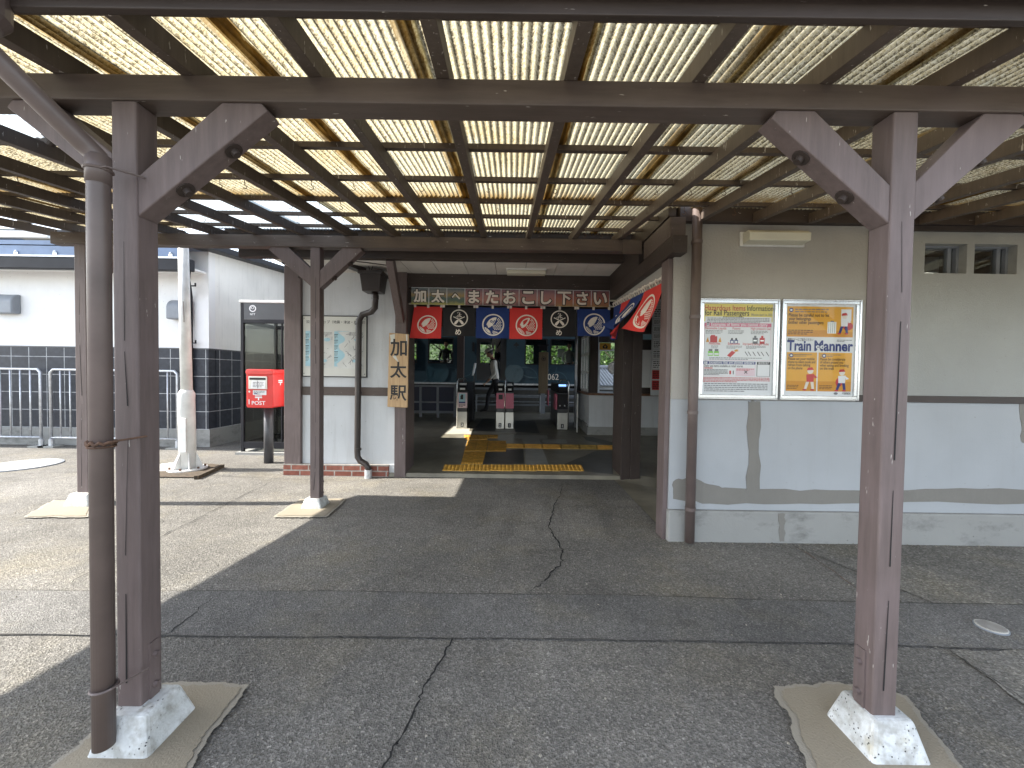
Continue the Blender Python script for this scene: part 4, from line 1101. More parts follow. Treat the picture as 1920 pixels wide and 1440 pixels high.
def wakame(A, cx, cy, s, asp=1.0):
    A.ring(cx, cy, s * 0.88, s * 1.0, 0, 0.0015, asp=asp)
    q = lambda pts: [(cx + a * s, cy + b * s * asp) for a, b in pts]
    r = random.Random(4)
    for k in range(26):
        a, b = r.gauss(0, .16), 0.34 + r.gauss(0, .20)
        if abs(a) > .42 or b > .82: continue
        t = r.uniform(0, 3.1); A.poly(q([(a + .09 * math.cos(t), b + .09 * math.sin(t)), (a - .03 * math.sin(t), b + .03 * math.cos(t)), (a - .09 * math.cos(t), b - .09 * math.sin(t)), (a + .03 * math.sin(t), b - .03 * math.cos(t))]), 2, 0.0015)
    for sg in (-1, 1):
        A.poly(q([(sg * .62, .20), (sg * .66, .12), (sg * -.02, -.20), (sg * -.06, -.12)]), 0, 0.0016)
        A.poly(q([(sg * -.02, -.20), (sg * -.20, -.18), (sg * -.48, -.44), (sg * -.56, -.66), (sg * -.34, -.74), (sg * -.20, -.56), (sg * -.04, -.36)]), 2, 0.0016)
def noren(label, col, motif, x0, x1, ztop, zbot, y, skew=0.0, seed=0, group='noren cloths across the entrance'):
    t = thing('noren_cloth', label, 'shop curtain', ((x0 + x1) / 2, y, ztop), group)
    w, h = x1 - x0, ztop - zbot; r = random.Random(seed); ph, am = r.uniform(0, 6), r.uniform(.011, .018)
    def fn(a, b, k=0.0):       # a 0..w, b 0..h from the bottom
        d = 1 - b / h
        return Vector((x0 + a + skew * d * (1 - 0.75 * a / w), y - k + am * math.sin(a / w * 7 + ph) * d - 0.012 * d * d * math.sin(ph), zbot + b - 0.006 * math.sin(a / w * 3.1) * (1 - d)))
    mb = MB(); mb.grid(16, 12, lambda u, v: fn(u * w, v * h)); mb.build('cloth', col, t, smooth=True)
    mb = MB(); A = Plane(mb, (0, 0, 0), (1, 0, 0), (0, 0, 1), fn)
    if motif == 'bream': bream(A, w * .52, h * .44, w * .335, 1.0)
    else:
        wakame(A, w * .5, h * .62, w * .27); A.glyph('め', w * .48, h * .14, .075, .085, 0, 0.0015, bold=0.02)
    mb.build('dyed_motif', ['dye', col, 'dye'], t)
    mb = MB()
    for f_ in (0.03, 0.5, 0.97):
        p = fn(f_ * w, h); mb.box((p.x - .014, p.y - .006, p.z - .012), (p.x + .014, p.y + .006, p.z + 0.055))
    mb.build('hanging_loops', 'dye', t)
YN = 5.10
e = [at(x, 600, Y=YN).x for x in (776, 829.5, 892, 955, 1017.5, 1081, 1144)]
zt = at(950, 572, Y=YN).z; 
nlist = [('leftmost red noren cloth with a sea bream crest, its lower edge blown to the left', 'ntred', 'bream', 634), ('left one of two black noren cloths with white crossed crest, beside the leftmost red cloth', 'ntblack', 'w', 630),
         ('blue noren cloth with sea bream crest between the black and red cloths', 'ntblue', 'bream', 634), ('middle red noren cloth with sea bream crest hanging straight', 'ntred', 'bream', 635.5),
         ('right one of two black noren cloths with white crossed crest, beside the rightmost blue cloth', 'ntblack', 'w', 631), ('rightmost blue noren cloth of the entrance row with sea bream crest', 'ntblue', 'bream', 630)]
for i, (lb, c, mo, yb) in enumerate(nlist):
    zb = at((776 + i * 62), yb, Y=YN).z
    noren(lb, c, mo, e[i] + 0.004, e[i + 1] - 0.004, zt - 0.03, zb, YN, skew=-0.055 if i == 0 else (0.012 if i == 5 else 0), seed=i)
t = thing('curtain_rod', 'thin white rod carrying the noren cloths across the entrance', 'rod', (0, YN, zt))
MB().tube([(-1.34, YN, zt), (1.39, YN, zt - 0.0)], 0.010, 8).build('rod', 'rod', t)
# side noren hung along the right hand opening, blown into the porch
t = thing('curtain_rod', 'white rod with loops along the side opening on the right of the porch', 'rod', (1.262, 4.2, 2.19))
MB().tube([(1.262, 3.30, 2.165), (1.262, 5.0, 2.235)], 0.011, 8).build('rod', 'rod', t)
def side_noren(label, col, y0, y1, sw0, sw1, seed, h=0.42, motif=True):
    t = thing('noren_cloth', label, 'shop curtain', (1.262, (y0 + y1) / 2, 2.18), 'noren cloths along the side opening')
    w = y1 - y0
    def fn(a, b, k=0.0):       # a 0 at far end .. w near end, b from the bottom
        y = y1 - a; u = a / w; sw = sw1 + (sw0 - sw1) * u; d = (h - b)
        ztop = 2.165 + (y - 3.30) * 0.0412 - 0.045
        ang = sw * (0.6 + 0.4 * d / h) + 0.10 * math.sin(u * 6 + seed) * d / h
        return Vector((1.262 - math.sin(ang) * d - k * math.cos(ang), y - 0.0 + 0.05 * d * (1 if seed % 2 else -1) * 0.2, ztop - math.cos(ang) * d + k * math.sin(ang)))
    mb = MB(); mb.grid(14, 12, lambda u, v: fn(u * w, v * h)); mb.build('cloth', col, t, smooth=True)
    if motif:
        mb = MB(); A = Plane(mb, (0, 0, 0), (0, -1, 0), (0, 0, 1), fn); bream(A, w * .5, h * .46, w * .33); mb.build('dyed_motif', ['dye', col, 'dye'], t)
    mb = MB()
    for f_ in (0.06, 0.36, 0.66, 0.95):
        p = fn(f_ * w, h); z = p.z + 0.045
        mb.tube([p, p + Vector((-.016, 0, .03)), Vector((1.262 - .012, p.y, z + .012)), Vector((1.262 + .012, p.y, z + .01)), p + Vector((.012, 0, .02))], 0.005, 6)
    mb.build('hanging_loops', 'dye', t)
side_noren('large red noren cloth with sea bream crest blowing beside the right corner post', 'ntred', 3.33, 3.82, 0.30, 0.46, 1)
side_noren('blue noren cloth blown out next to the large red side cloth', 'ntblue', 3.83, 4.26, 0.62, 0.75, 2)
side_noren('red noren cloth hanging limp behind the blown blue side cloth', 'ntred', 4.27, 4.62, 0.42, 0.25, 3)
side_noren('innermost blue noren cloth of the side opening, near the dark entrance pillar', 'ntblue', 4.63, 4.96, 0.16, 0.08, 4)

# ------------------------------------------------------------------ two framed posters on the right wall
def poster_frame(label, a, b, seed):
    """a, b: outer corners (x, z) of the frame on the wall"""
    (x0, z1), (x1, z0) = a, b
    t = thing('poster_frame', label, 'poster', ((x0 + x1) / 2, YW, (z0 + z1) / 2))
    mb = MB(); fw = 0.034
    for (p, q, r_) in (((x0, z0), (x1, z0 + fw), 0), ((x0, z1 - fw), (x1, z1), 0), ((x0, z0 + fw), (x0 + fw, z1 - fw), 1), ((x1 - fw, z0 + fw), (x1, z1 - fw), 1)):
        mb.box((p[0], YW - 0.030, p[1]), (q[0], YW - 0.001, q[1]))
    # raised outer lip of the snap frame
    l = 0.012
    mb.box((x0, YW - 0.038, z0), (x1, YW - 0.031, z0 + l)); mb.box((x0, YW - 0.038, z1 - l), (x1, YW - 0.031, z1))
    mb.box((x0, YW - 0.038, z0 + l), (x0 + l, YW - 0.031, z1 - l)); mb.box((x1 - l, YW - 0.038, z0 + l), (x1, YW - 0.031, z1 - l))
    mb.build('frame', 'alu', t, bevel=0.003)
    mb = MB(); mb.box((x0 + fw, YW - 0.012, z0 + fw), (x1 - fw, YW - 0.002, z1 - fw)); mb.build('backing', 'paper', t)
    m2 = MB(); A = Plane(m2, (x0 + fw, YW - 0.0125, z0 + fw), (1, 0, 0), (0, 0, 1))
    MB().sheet([(x0 + fw, YW - 0.022, z0 + fw), (x1 - fw, YW - 0.022, z0 + fw), (x1 - fw, YW - 0.022, z1 - fw), (x0 + fw, YW - 0.022, z1 - fw)]).build('cover_sheet', 'glass_poster', t)
    return t, m2, A, x1 - x0 - 2 * fw, z1 - z0 - 2 * fw
t, m2, A, w, h = poster_frame('framed yellow and white hazardous items poster, nearer the brown downpipe', (1.487, 1.955), (2.118, 1.157), 1)
r = random.Random(11)
U = lambda f_: f_ * w
V = lambda f_: f_ * h
mats = ['paper', 'ink', 'ink_red', 'yellowp', 'pink', 'ink_navy', 'ink_grey', 'pinkpale', 'steel', 'green', 'orange2']
A.rect(U(.01), V(.80), U(.985), V(.995), 3, .0004)
A.rect(U(.03), V(.78), U(.97), V(.855), 0, .0008)
T = lambda s, a, b, size, mat, width, bold=.008, al='L': A.text(s, U(a), V(b), size, mat, .0014, al, bold, U(width))
T('Hazardous Items', .02, .922, .060, 2, .575); T('Information', .62, .922, .060, 1, .37)
T('for Rail Passengers', .02, .868, .060, 1, .63, .012); T('Effective April 1st, 2025', .68, .868, .026, 6, .30)
A.lines(U(.28), V(.845), U(.70), V(.858), 1, 1, .0014, r, .6)
A.lines(U(.06), V(.785), U(.94), V(.845), 4, 6, .0014, r, .5)
A.rect(U(.02), V(.745), U(.97), V(.785), 4, .0012); A.rect(U(.02), V(.375), U(.97), V(.745), 7, .0008); A.rect(U(.027), V(.38), U(.963), V(.744), 0, .0010)
A.rect(U(.05), V(.752), U(.09), V(.780), 0, .0014); T('×', .053, .752, .05, 1, .034, .02); T('Examples of Items you cannot carry', .115, .753, .037, 0, .80, .014)
for x, s_, wd in ((.03, 'Flammable Liquids', .30), (.42, 'Poisons', .11), (.68, 'High pressure Gas', .28)): T(s_, x, .715, .028, 2, wd)
for x, s_, wd in ((.09, 'Pesticides', .16), (.36, 'Explosives', .17), (.57, 'Improperly packaged blades', .37)): T(s_, x, .548, .028, 2, wd, .012)
for x0_, x1_ in ((.04, .28), (.36, .58), (.68, .92)): A.lines(U(x0_), V(.665), U(x1_), V(.708), 3, 6, .0014, r, .45)
for x0_, x1_ in ((.12, .22), (.34, .56), (.62, .90)): A.lines(U(x0_), V(.505), U(x1_), V(.54), 3, 6, .0014, r, .45)
# little pictures: fuel can, bottles, cylinders, jars, firework, blades
A.rect(U(.105), V(.57), U(.205), V(.64), 2, .0014); A.rect(U(.115), V(.638), U(.175), V(.652), 2, .0014)
for x in (.07, .245): A.poly([(U(x - .022), V(.575)), (U(x + .022), V(.575)), (U(x + .012), V(.605)), (U(x + .004), V(.63)), (U(x - .015), V(.60))], 10, .0014)
for x in (.415, .475): A.rect(U(x - .026), V(.562), U(x + .026), V(.602), 5, .0014); A.rect(U(x - .012), V(.602), U(x + .012), V(.622), 1, .0014); A.rect(U(x - .016), V(.568), U(x + .016), V(.592), 0, .0018)
for x, c in ((.745, 6), (.845, 2)): A.rect(U(x - .036), V(.562), U(x + .036), V(.628), c, .0014); A.rect(U(x - .016), V(.628), U(x + .016), V(.650), c, .0014); A.rect(U(x - .025), V(.59), U(x + .025), V(.603), 8, .0018)
for x in (.115, .20): A.rect(U(x - .036), V(.425), U(x + .036), V(.475), 9, .0014); A.rect(U(x - .026), V(.475), U(x + .026), V(.50), 6, .0014); A.rect(U(x - .03), V(.435), U(x + .03), V(.455), 0, .0018)
A.poly([(U(.35), V(.43)), (U(.40), V(.41)), (U(.47), V(.465)), (U(.42), V(.485))], 2, .0014); A.poly([(U(.46), V(.47)), (U(.52), V(.48)), (U(.49), V(.495)), (U(.53), V(.51)), (U(.45), V(.49))], 10, .0014)
for x in (.60, .645, .71, .775, .83, .90): A.poly([(U(x), V(.475)), (U(x + .012), V(.475)), (U(x + .05), V(.43)), (U(x + .042), V(.428))], 1, .0014)
A.lines(U(.10), V(.382), U(.85), V(.412), 2, 6, .0014, r, .5)
A.rect(U(.015), V(.335), U(.76), V(.365), 5, .0012); A.rect(U(.03), V(.338), U(.075), V(.362), 0, .0014); T('+', .037, .339, .04, 5, .03, .02); T('Exceptions that are allowed onboard', .10, .340, .032, 0, .64, .014)
A.rect(U(.015), V(.205), U(.76), V(.335), 7, .0008); A.rect(U(.022), V(.208), U(.753), V(.334), 0, .0010)
T('Daily use items available at retail stores', .03, .303, .028, 1, .55, .012)
A.rect(U(.03), V(.285), U(.15), V(.296), 2, .0014); A.lines(U(.03), V(.212), U(.37), V(.28), 5, 1, .0014, r, .5)
A.rect(U(.39), V(.225), U(.415), V(.265), 2, .0014); A.rect(U(.44), V(.225), U(.455), V(.265), 6, .0014)
A.rect(U(.48), V(.21), U(.75), V(.295), 7, .0012); A.lines(U(.49), V(.265), U(.74), V(.29), 2, 2, .0014, r, .5); T('×', .60, .222, .06, 1, .05)
A.rect(U(.78), V(.205), U(.97), V(.365), 1, .0008); A.rect(U(.787), V(.208), U(.963), V(.335), 0, .0010); A.lines(U(.80), V(.338), U(.95), V(.362), 2, 0, .0012, r, .5)
A.lines(U(.02), V(.135), U(.97), V(.195), 4, 2, .0014, r, .5); A.lines(U(.04), V(.03), U(.94), V(.13), 5, 6, .0014, r, .42)
m2.build('print', mats, t)

t, m2, A, w, h = poster_frame('framed orange train manners poster, beside the vertical dark timber strip', (2.141, 1.957), (2.768, 1.158), 2)
mats = ['paper', 'orange', 'ink', 'ink_navy', 'orange2', 'ink_red', 'skin', 'ink_grey', 'steel', 'dye']
A.rect(U(.03), V(.645), U(.975), V(.975), 1, .0006); A.rect(U(.04), V(.05), U(.475), V(.475), 1, .0006); A.rect(U(.495), V(.05), U(.975), V(.475), 1, .0006)
A.poly([(U(.55), V(.72)), (U(.975), V(.70)), (U(.975), V(.645)), (U(.03), V(.645)), (U(.03), V(.70))], 4, .0008)
A.rect(U(.04), V(.05), U(.475), V(.16), 4, .0008); A.rect(U(.495), V(.05), U(.975), V(.16), 4, .0008)
for x, y in ((.085, .935), (.105, .44), (.575, .44)): A.ell(U(x), V(y), U(.03), U(.03), 3, .001, 14); A.ell(U(x), V(y), U(.018), U(.015), 0, .0012, 10)
A.lines(U(.14), V(.905), U(.62), V(.955), 2, 7, .001, r, .4)
for s_, y, wd in (('Please be careful not to let', .865, .58), ('your belongings', .825, .32), ('bother other passengers', .785, .50)): T(s_, .05, y, .036, 2, wd, .012)
A.lines(U(.05), V(.665), U(.40), V(.725), 3, 2, .001, r, .4)
T('電車マナーにご協力ください', .05, .60, .025, 2, .36, .01); A.lines(U(.75), V(.592), U(.97), V(.62), 2, 7, .001, r, .5)
T('Train', .04, .495, .115, 3, .345, .032); T('Manner', .43, .495, .115, 3, .555, .032)
for x in (.478, .54): A.ell(U(x), V(.535), U(.026), U(.026), 0, .0018, 14); A.ell(U(x + .004), V(.533), U(.011), U(.011), 3, .002, 10)
for k, s_ in enumerate(('Please set your mobile', 'phone to silent mode and', 'refrain from talking', 'on the phone')): T(s_, .06, .39 - k * .034, .030, 2, (.38, .39, .32, .21)[k], .012)
for k, s_ in enumerate(('Please be considerate', 'of others around you', 'when eating and drinking', 'on the train')): T(s_, .52, .39 - k * .034, .030, 2, (.36, .33, .41, .20)[k], .012)
for x0_, x1_ in ((.055, .22), (.52, .70)): A.lines(U(x0_), V(.425), U(x0_ + .30), V(.458), 2, 7, .001, r, .4); A.lines(U(x0_), V(.07), U(x1_), V(.12), 3, 2, .001, r, .4)
A.lines(U(.14), V(.425), U(.40), V(.458), 2, 7, .001, r, .4)
def little_person(x, y, s, body, legs):
    A.ell(U(x), V(y + .085 * s), U(.035 * s), V(.026 * s), 9, .0012, 14); A.poly([(U(x - .04 * s), V(y + .09 * s)), (U(x - .03 * s), V(y + .113 * s)), (U(x + .02 * s), V(y + .118 * s)), (U(x + .04 * s), V(y + .095 * s))], 5, .0014)
    A.poly([(U(x - .045 * s), V(y + .055 * s)), (U(x + .045 * s), V(y + .06 * s)), (U(x + .04 * s), V(y - .01 * s)), (U(x - .04 * s), V(y - .01 * s))], body, .0012)
    A.poly([(U(x + .04 * s), V(y + .055 * s)), (U(x + .085 * s), V(y + .03 * s)), (U(x + .05 * s), V(y + .02 * s))], body, .0012)
    for d in (-.03, .02): A.poly([(U(x + d * s - .016 * s), V(y - .01 * s)), (U(x + d * s + .02 * s), V(y - .01 * s)), (U(x + d * 1.8 * s + .014 * s), V(y - .075 * s)), (U(x + d * 1.8 * s - .016 * s), V(y - .075 * s))], legs, .0012); A.ell(U(x + d * 1.8 * s - .008 * s), V(y - .08 * s), U(.025 * s), V(.008 * s), 5, .0014, 8)
A.rect(U(.80), V(.82), U(.945), V(.95), 0, .001); A.ell(U(.90), V(.765), U(.075), V(.045), 5, .0011, 16); little_person(.85, .775, 1.15, 0, 3)
A.rect(U(.61), V(.685), U(.735), V(.81), 8, .0011); A.rect(U(.65), V(.81), U(.70), V(.822), 7, .0011)
for k in range(4): A.rect(U(.625 + k * .028), V(.69), U(.632 + k * .028), V(.805), 7, .0013)
little_person(.385, .165, 1.25, 5, 9); A.ell(U(.80), V(.15), U(.05), V(.05), 5, .0011, 14); little_person(.84, .155, 1.2, 0, 3)
T('+ NANKAI', .85, .018, .028, 2, .12, .01); A.ell(U(.76), V(.028), U(.03), V(.014), 7, .001, 10)
m2.build('print', mats, t)

# ------------------------------------------------------------------ notices inside
t = thing('notice_board', 'narrow white board crowded with notices just left of the right corner post', 'notice board', (2.9, 7.5, 1.5))
a, b = at(1224, 560, Y=7.6), at(1243, 742, Y=7.6)
MB().box((a.x, 7.60, b.z), (b.x, 7.62, a.z)).build('board', 'plaster', t)
mb = MB(); A = Plane(mb, (a.x, 7.597, b.z), (1, 0, 0), (0, 0, 1)); w, h = b.x - a.x, a.z - b.z; r = random.Random(8)
y = h - .03
while y > .12:
    hh = r.uniform(.09, .2); A.rect(.02, y - hh, w - .02, y, r.choice((0, 0, 2, 3)), .0005); A.lines(.035, y - hh + .015, w - .035, y - .015, 4, 1, .001, r, .45); y -= hh + .025
mb.build('notices', ['paper', 'ink', 'ink_red', 'paper'], t)
t = thing('white_board', 'plain white board on the dark panel of the ticket office right of the pillar', 'board', (2.66, 7.77, 1.5))
a, b = at(1199, 656, Y=7.76), at(1233, 727, Y=7.76)
MB().box((a.x, 7.755, b.z), (b.x, 7.775, a.z)).build('board', 'paper', t); mb = MB(); A = Plane(mb, (a.x, 7.754, b.z), (1, 0, 0), (0, 0, 1)); A.lines(.22, .66, .34, .70, 2, 0, .0005, r, .4); mb.build('writing', 'ink_grey', t)
t = thing('blue_sign', 'long pale blue sign strip above the white board in the ticket hall', 'sign', (2.66, 7.75, 2.1))
a, b = at(1203, 627, Y=7.74), at(1235, 637, Y=7.74); MB().box((a.x, 7.735, b.z), (b.x, 7.755, a.z)).build('strip', 'skyprint', t); MB().box((a.x, 7.733, b.z - .012), (b.x, 7.757, b.z)).build('edge', 'darkgrey', t)
t = thing('hanging_sign', 'small orange sign with a black house mark hanging in the ticket window', 'sign', (1.85, 8.3, 2.0))
a, b = at(1124, 643, Y=8.3), at(1145, 656, Y=8.3); MB().box((a.x, 8.29, b.z), (b.x, 8.30, a.z)).build('plate', 'orange', t)
mb = MB(); A = Plane(mb, ((a.x + b.x) / 2, 8.288, (a.z + b.z) / 2), (1, 0, 0), (0, 0, 1)); A.poly([(-.045, -.045), (.045, -.045), (.055, .0), (.02, .03), (0, .055), (-.02, .03), (-.055, 0)], 0, 0); A.ell(0, -.005, .02, .02, 1, .001, 10); mb.build('mark', ['ink', 'orange'], t)
MB().tube([(a.x + .03, 8.295, a.z), (a.x + .03, 8.295, 2.5)], .004, 5).tube([(b.x - .03, 8.295, a.z), (b.x - .03, 8.295, 2.5)], .004, 5).build('wires', 'darkgrey', t)
t = thing('round_mirror', 'round mirror in a pale rim behind the ticket office window', 'mirror', (2.25, 8.6, 1.6))
c = at(1152, 690, Y=8.6); MB().tube([(c.x, 8.6, c.z), (c.x, 8.62, c.z)], .145, 28).build('rim', 'white_paint', t); MB().tube([(c.x, 8.594, c.z), (c.x, 8.599, c.z)], .128, 28).build('glass', 'alu', t)
MB().tube([(c.x, 8.63, c.z), (c.x, 8.63, .4)], .012, 8).build('stem', 'darkgrey', t)
t = thing('steel_pole', 'slim grey pole with stickers rising from floor to ceiling beside the ticket office', 'pole', (1.36, 8.55, .2))
x = at(1080, 700, Y=8.6).x; MB().tube([(x, 8.6, fl(8.6)), (x, 8.6, 2.82)], .028, 12).build('pole', 'galv', t, smooth=True)
MB().box((x - .022, 8.566, 1.62), (x + .022, 8.572, 2.0)).box((x - .022, 8.566, 1.30), (x + .022, 8.572, 1.58)).build('sticker', 'paper', t)
t = thing('white_post', 'short white post standing at the right edge of the gate line', 'pole', (1.33, 8.0, .17))
x = at(1082, 800, Y=8.02).x; MB().tube([(x, 8.02, fl(8.02)), (x, 8.02, .93)], .016, 12).build('pole', 'white_paint', t, smooth=True); MB().ball((x, 8.02, .93), .019, 10, 6).build('cap', 'white_paint', t)

# ------------------------------------------------------------------ ticket gates
def gate(label, px, w, number, mid, y0=8.27, depth=1.55, H=0.985, arch=-1, facing='lit'):
    x0 = at(px, 780, Y=y0).x; z = fl(y0) - 0.02
    t = thing('ticket_gate', label, 'ticket gate', (x0 + w / 2, y0, z), 'ticket gates in a row')
    b = lambda name, mat, p, q, bev=0.0, par=t: MB().box((x0 + p[0], y0 + p[1], z + p[2]), (x0 + q[0], y0 + q[1], z + q[2])).build(name, mat, par, bevel=bev)
    b('cabinet', 'darkgrey', (.008, .02, .0), (w - .008, depth, .80), .008)
    b('front_plate', 'steel', (0.0, 0.0, .03), (w, .019, .375), .004)
    p = b('front_panel', {'pink': 'pink', 'pinkbig': 'pink', 'board': 'pinkpale', 'dark': 'black'}[mid], (.0, -.004, .455), (w, .019, .775), .004)
    if mid == 'board':
        m_ = MB(); A_ = Plane(m_, (x0, y0 - .0045, z + .455), (1, 0, 0), (0, 0, 1)); rr = random.Random(3)
        A_.rect(.03, .13, w - .04, .30, 0, .0005); A_.rect(.03, .10, w - .04, .13, 1, .0005); A_.lines(.03, .02, w - .04, .09, 3, 2, .0005, rr, .5); A_.poly([(.06, .18), (.12, .18), (.12, .27), (.09, .285), (.06, .25)], 2, .001)
        m_.build('notice', ['skyprint', 'ink_navy', 'ink'], p)
    if mid == 'pink':
        m_ = MB(); A_ = Plane(m_, (x0, y0 - .0045, z + .455), (1, 0, 0), (0, 0, 1)); A_.rect(.05, .19, w - .035, .29, 0, .0005); m_.build('reader_window', 'ink', p)
    # sloping top unit
    m_ = MB(); pr = [(0.03, .80), (0.0, .83), (0.015, .90), (.16, H), (depth - .10, H), (depth, .82), (depth, .80)]
    m_.prism([(x0 + .004, y0 + a_, z + b_) for a_, b_ in pr], (w - .008, 0, 0)); m_.build('top_unit', 'black', t, bevel=.008)
    m_ = MB(); m_.box((x0 + .03, y0 + .06, z + .932), (x0 + w - .03, y0 + .16, z + .945 + .03)); m_.build('card_reader', 'paper' if facing == 'lit' else 'screen_on', t, bevel=.006)
    b('ticket_slot', 'paper', (.05, -.004, .835), (w - .05, .012, .875)) if mid != 'dark' else None
    # number plate
    m_ = MB(); A_ = Plane(m_, (x0 + w / 2, y0 - .001, z + .10), (1, 0, 0), (0, 0, 1)); A_.rect(-.03, -.045, .03, .045, 0, .0005); A_.glyph(number, 0, 0, .04, .055, 1, .001, bold=.02); m_.build('number_plate', ['ink', 'paper'], t)
    # bright edge rail that runs up the front and arches over the top
    xe = x0 - .012 if arch < 0 else x0 + w + .012
    pts = [(xe, y0 + .01, z + .02), (xe, y0 - .005, z + .90)] + [(xe, y0 + .13 - .135 * math.cos(a_), z + .92 + .13 * math.sin(a_)) for a_ in (.2, .5, .8, 1.1, 1.4)] + [(xe, y0 + .6, z + 1.06), (xe, y0 + depth - .1, z + 1.06), (xe, y0 + depth, z + .96)]
    MB().tube(pts, .014, 10).build('edge_rail', 'alu', t, smooth=True)
    return t, x0, z
gate('first ticket gate from the left, with a blue and pink notice and number 2', 857.5, .205, '2', 'board')
gate('second ticket gate from the left, pink panel with dark reader window and number 2', 930, .172, '2', 'pink', arch=1)
t, gx0, gz = gate('third ticket gate from the left, large pink panel and number 1', 947.5, .172, '1', 'pinkbig', arch=-1)
t, gx0, gz = gate('rightmost ticket gate, dark front with blue lit reader and small red flap', 1045, .215, '1', 'dark', arch=1, facing='screen')
MB().box((gx0 - .05, 8.20, gz + .45), (gx0 - .015, 8.6, gz + .78)).build('red_flap', 'pink', t, bevel=.01)
MB().box((gx0 - .17, 8.6, gz + .5), (gx0 - .15, 8.9, gz + .84)).build('red_flap', 'pink', t)
mb = MB()
for dx in (.05, .15): mb.ball((gx0 + dx, 8.262, gz + .53), .014, 10, 6)
mb.build('indicator', 'paper', t)
t = thing('leaflet_stand', 'slanting pale leaflet board on a thin stem behind the leftmost gate', 'stand', (-.98, 9.3, .2))
p, q = at(887, 704, Y=9.4), at(891.5, 681, Y=9.4); MB().bar(p, q, .02, .34, up=(0, 1, 0)).build('board', 'paper', t); MB().bar(p + Vector((-.012, 0, 0)), q + Vector((-.012, 0, 0)), .006, .30, up=(0, 1, 0)).build('face', 'skyprint', t)
MB().tube([((p.x + q.x) / 2, 9.45, fl(9.45)), ((p.x + q.x) / 2, 9.45, p.z + .05)], .018, 8).build('stem', 'darkgrey', t)

# navy panel barrier left of the gates
t = thing('panel_barrier', 'low navy barrier of framed panels left of the ticket gates', 'barrier', (-2.0, 9.6, .23))
a, b = at(770, 725, Y=9.8), at(853, 768, Y=9.8)
zb, zt_ = fl(9.8), a.z
mb = MB(); x0, x1 = a.x - .6, b.x
for x in [x0 + (x1 - x0) * k / 4 for k in range(5)]: mb.box((x - .03, 9.77, zb), (x + .03, 9.83, zt_))
mb.box((x0 - .03, 9.765, zt_), (x1 + .03, 9.835, zt_ + .05)); mb.box((x0, 9.775, zb + .10), (x1, 9.825, zb + .16)); mb.box((x0, 9.775, (zb + zt_) / 2 - .02), (x1, 9.825, (zb + zt_) / 2 + .02))
mb.build('frame', 'midgrey', t); MB().box((x0, 9.79, zb + .16), (x1, 9.81, zt_)).build('panels', 'navy', t)
# rails on the steps
t = thing('step_railing', 'grey tube railing in front of the platform steps right of the gates', 'railing', (.2, 11.0, .3))
mb = MB(); xl, xr = at(905, 745, Y=10.95).x, at(1078, 745, Y=10.95).x
for z in (at(960, 741, Y=10.95).z, at(960, 753, Y=10.95).z): mb.tube([(xl - .6, 10.95, z), (xr, 10.95, z)], .018, 8)
mb.build('rails', 'galv', t); mb = MB()
for x in (at(893, 745, Y=10.95).x, at(1013, 745, Y=10.95).x, xr): mb.tube([(x, 10.95, fl(10.95)), (x, 10.95, at(960, 740, Y=10.95).z)], .024, 8)
mb.build('uprights', 'galv', t)
t = thing('wooden_plaque', 'tall tan wooden plaque with a dark round mark on a grey stand by the steps', 'sign', (.78, 10.7, .28))
a, b = at(1010.5, 660, Y=10.7), at(1027, 738, Y=10.7)
MB().box((a.x, 10.68, b.z), (b.x, 10.74, a.z)).build('plank', 'postwood', t, bevel=.008); MB().box(((a.x + b.x) / 2 - .06, 10.7, fl(10.7)), ((a.x + b.x) / 2 + .06, 10.74, b.z)).build('stand', 'midgrey', t)
mb = MB(); A = Plane(mb, ((a.x + b.x) / 2, 10.679, a.z - .18), (1, 0, 0), (0, 0, 1)); A.ring(0, 0, .045, .06, 0, 0, 18); A.ell(0, 0, .03, .03, 0, 0, 10); mb.build('mark', 'timber_d', t)
c = at(1019, 650, Y=10.7); MB().box((c.x - .11, 10.66, c.z - .11), (c.x + .11, 10.76, c.z + .02)).box((c.x - .15, 10.64, c.z + .02), (c.x + .15, 10.78, c.z + .06)).build('lamp_head', 'black', t, bevel=.01)

# ------------------------------------------------------------------ post box
def rounded_rect(x0, z0, x1, z1, r, n=5):
    o = []
    for cx, cz, a0 in ((x1 - r, z1 - r, 0), (x0 + r, z1 - r, 90), (x0 + r, z0 + r, 180), (x1 - r, z0 + r, 270)):
        for k in range(n + 1):
            a = R(a0 + 90 * k / n); o.append((cx + r * math.cos(a), cz + r * math.sin(a)))
    return o
yb = 5.52
l, rr_ = at(461, 730, Y=yb), at(513, 730, Y=yb); top, bot = at(487, 693, Y=yb).z, at(487, 765, Y=yb).z
bx0, bx1 = l.x, rr_.x; D = 0.34
t = thing('post_box', 'red post box on a dark grey pole in front of the phone booth', 'post box', ((bx0 + bx1) / 2, yb + .17, 0))
MB().prism([(x, yb, z) for x, z in rounded_rect(bx0 + .006, bot, bx1 - .006, top - .045, .03)], (0, D, 0)).build('box', 'red', t, bevel=.01)
MB().prism([(x, yb - .012, z) for x, z in rounded_rect(bx0, top - .075, bx1, top + .005, .035)], (0, D + .02, 0)).build('lid', 'red', t, bevel=.012)
W_ = bx1 - bx0
mb = MB(); mb.box((bx0 + .045, yb - .016, top - .275), (bx1 - .085, yb + .001, top - .095)); dr = mb.build('mouth_frame', 'steel', t, bevel=.006)
mb = MB(); mb.add([(bx0 + .06, yb - .0175, top - .145), (bx1 - .10, yb - .0175, top - .145), (bx1 - .10, yb - .0175, top - .112), (bx0 + .06, yb - .0175, top - .112)], [(0, 1, 2, 3)]); mb.build('slot', 'ink', dr)
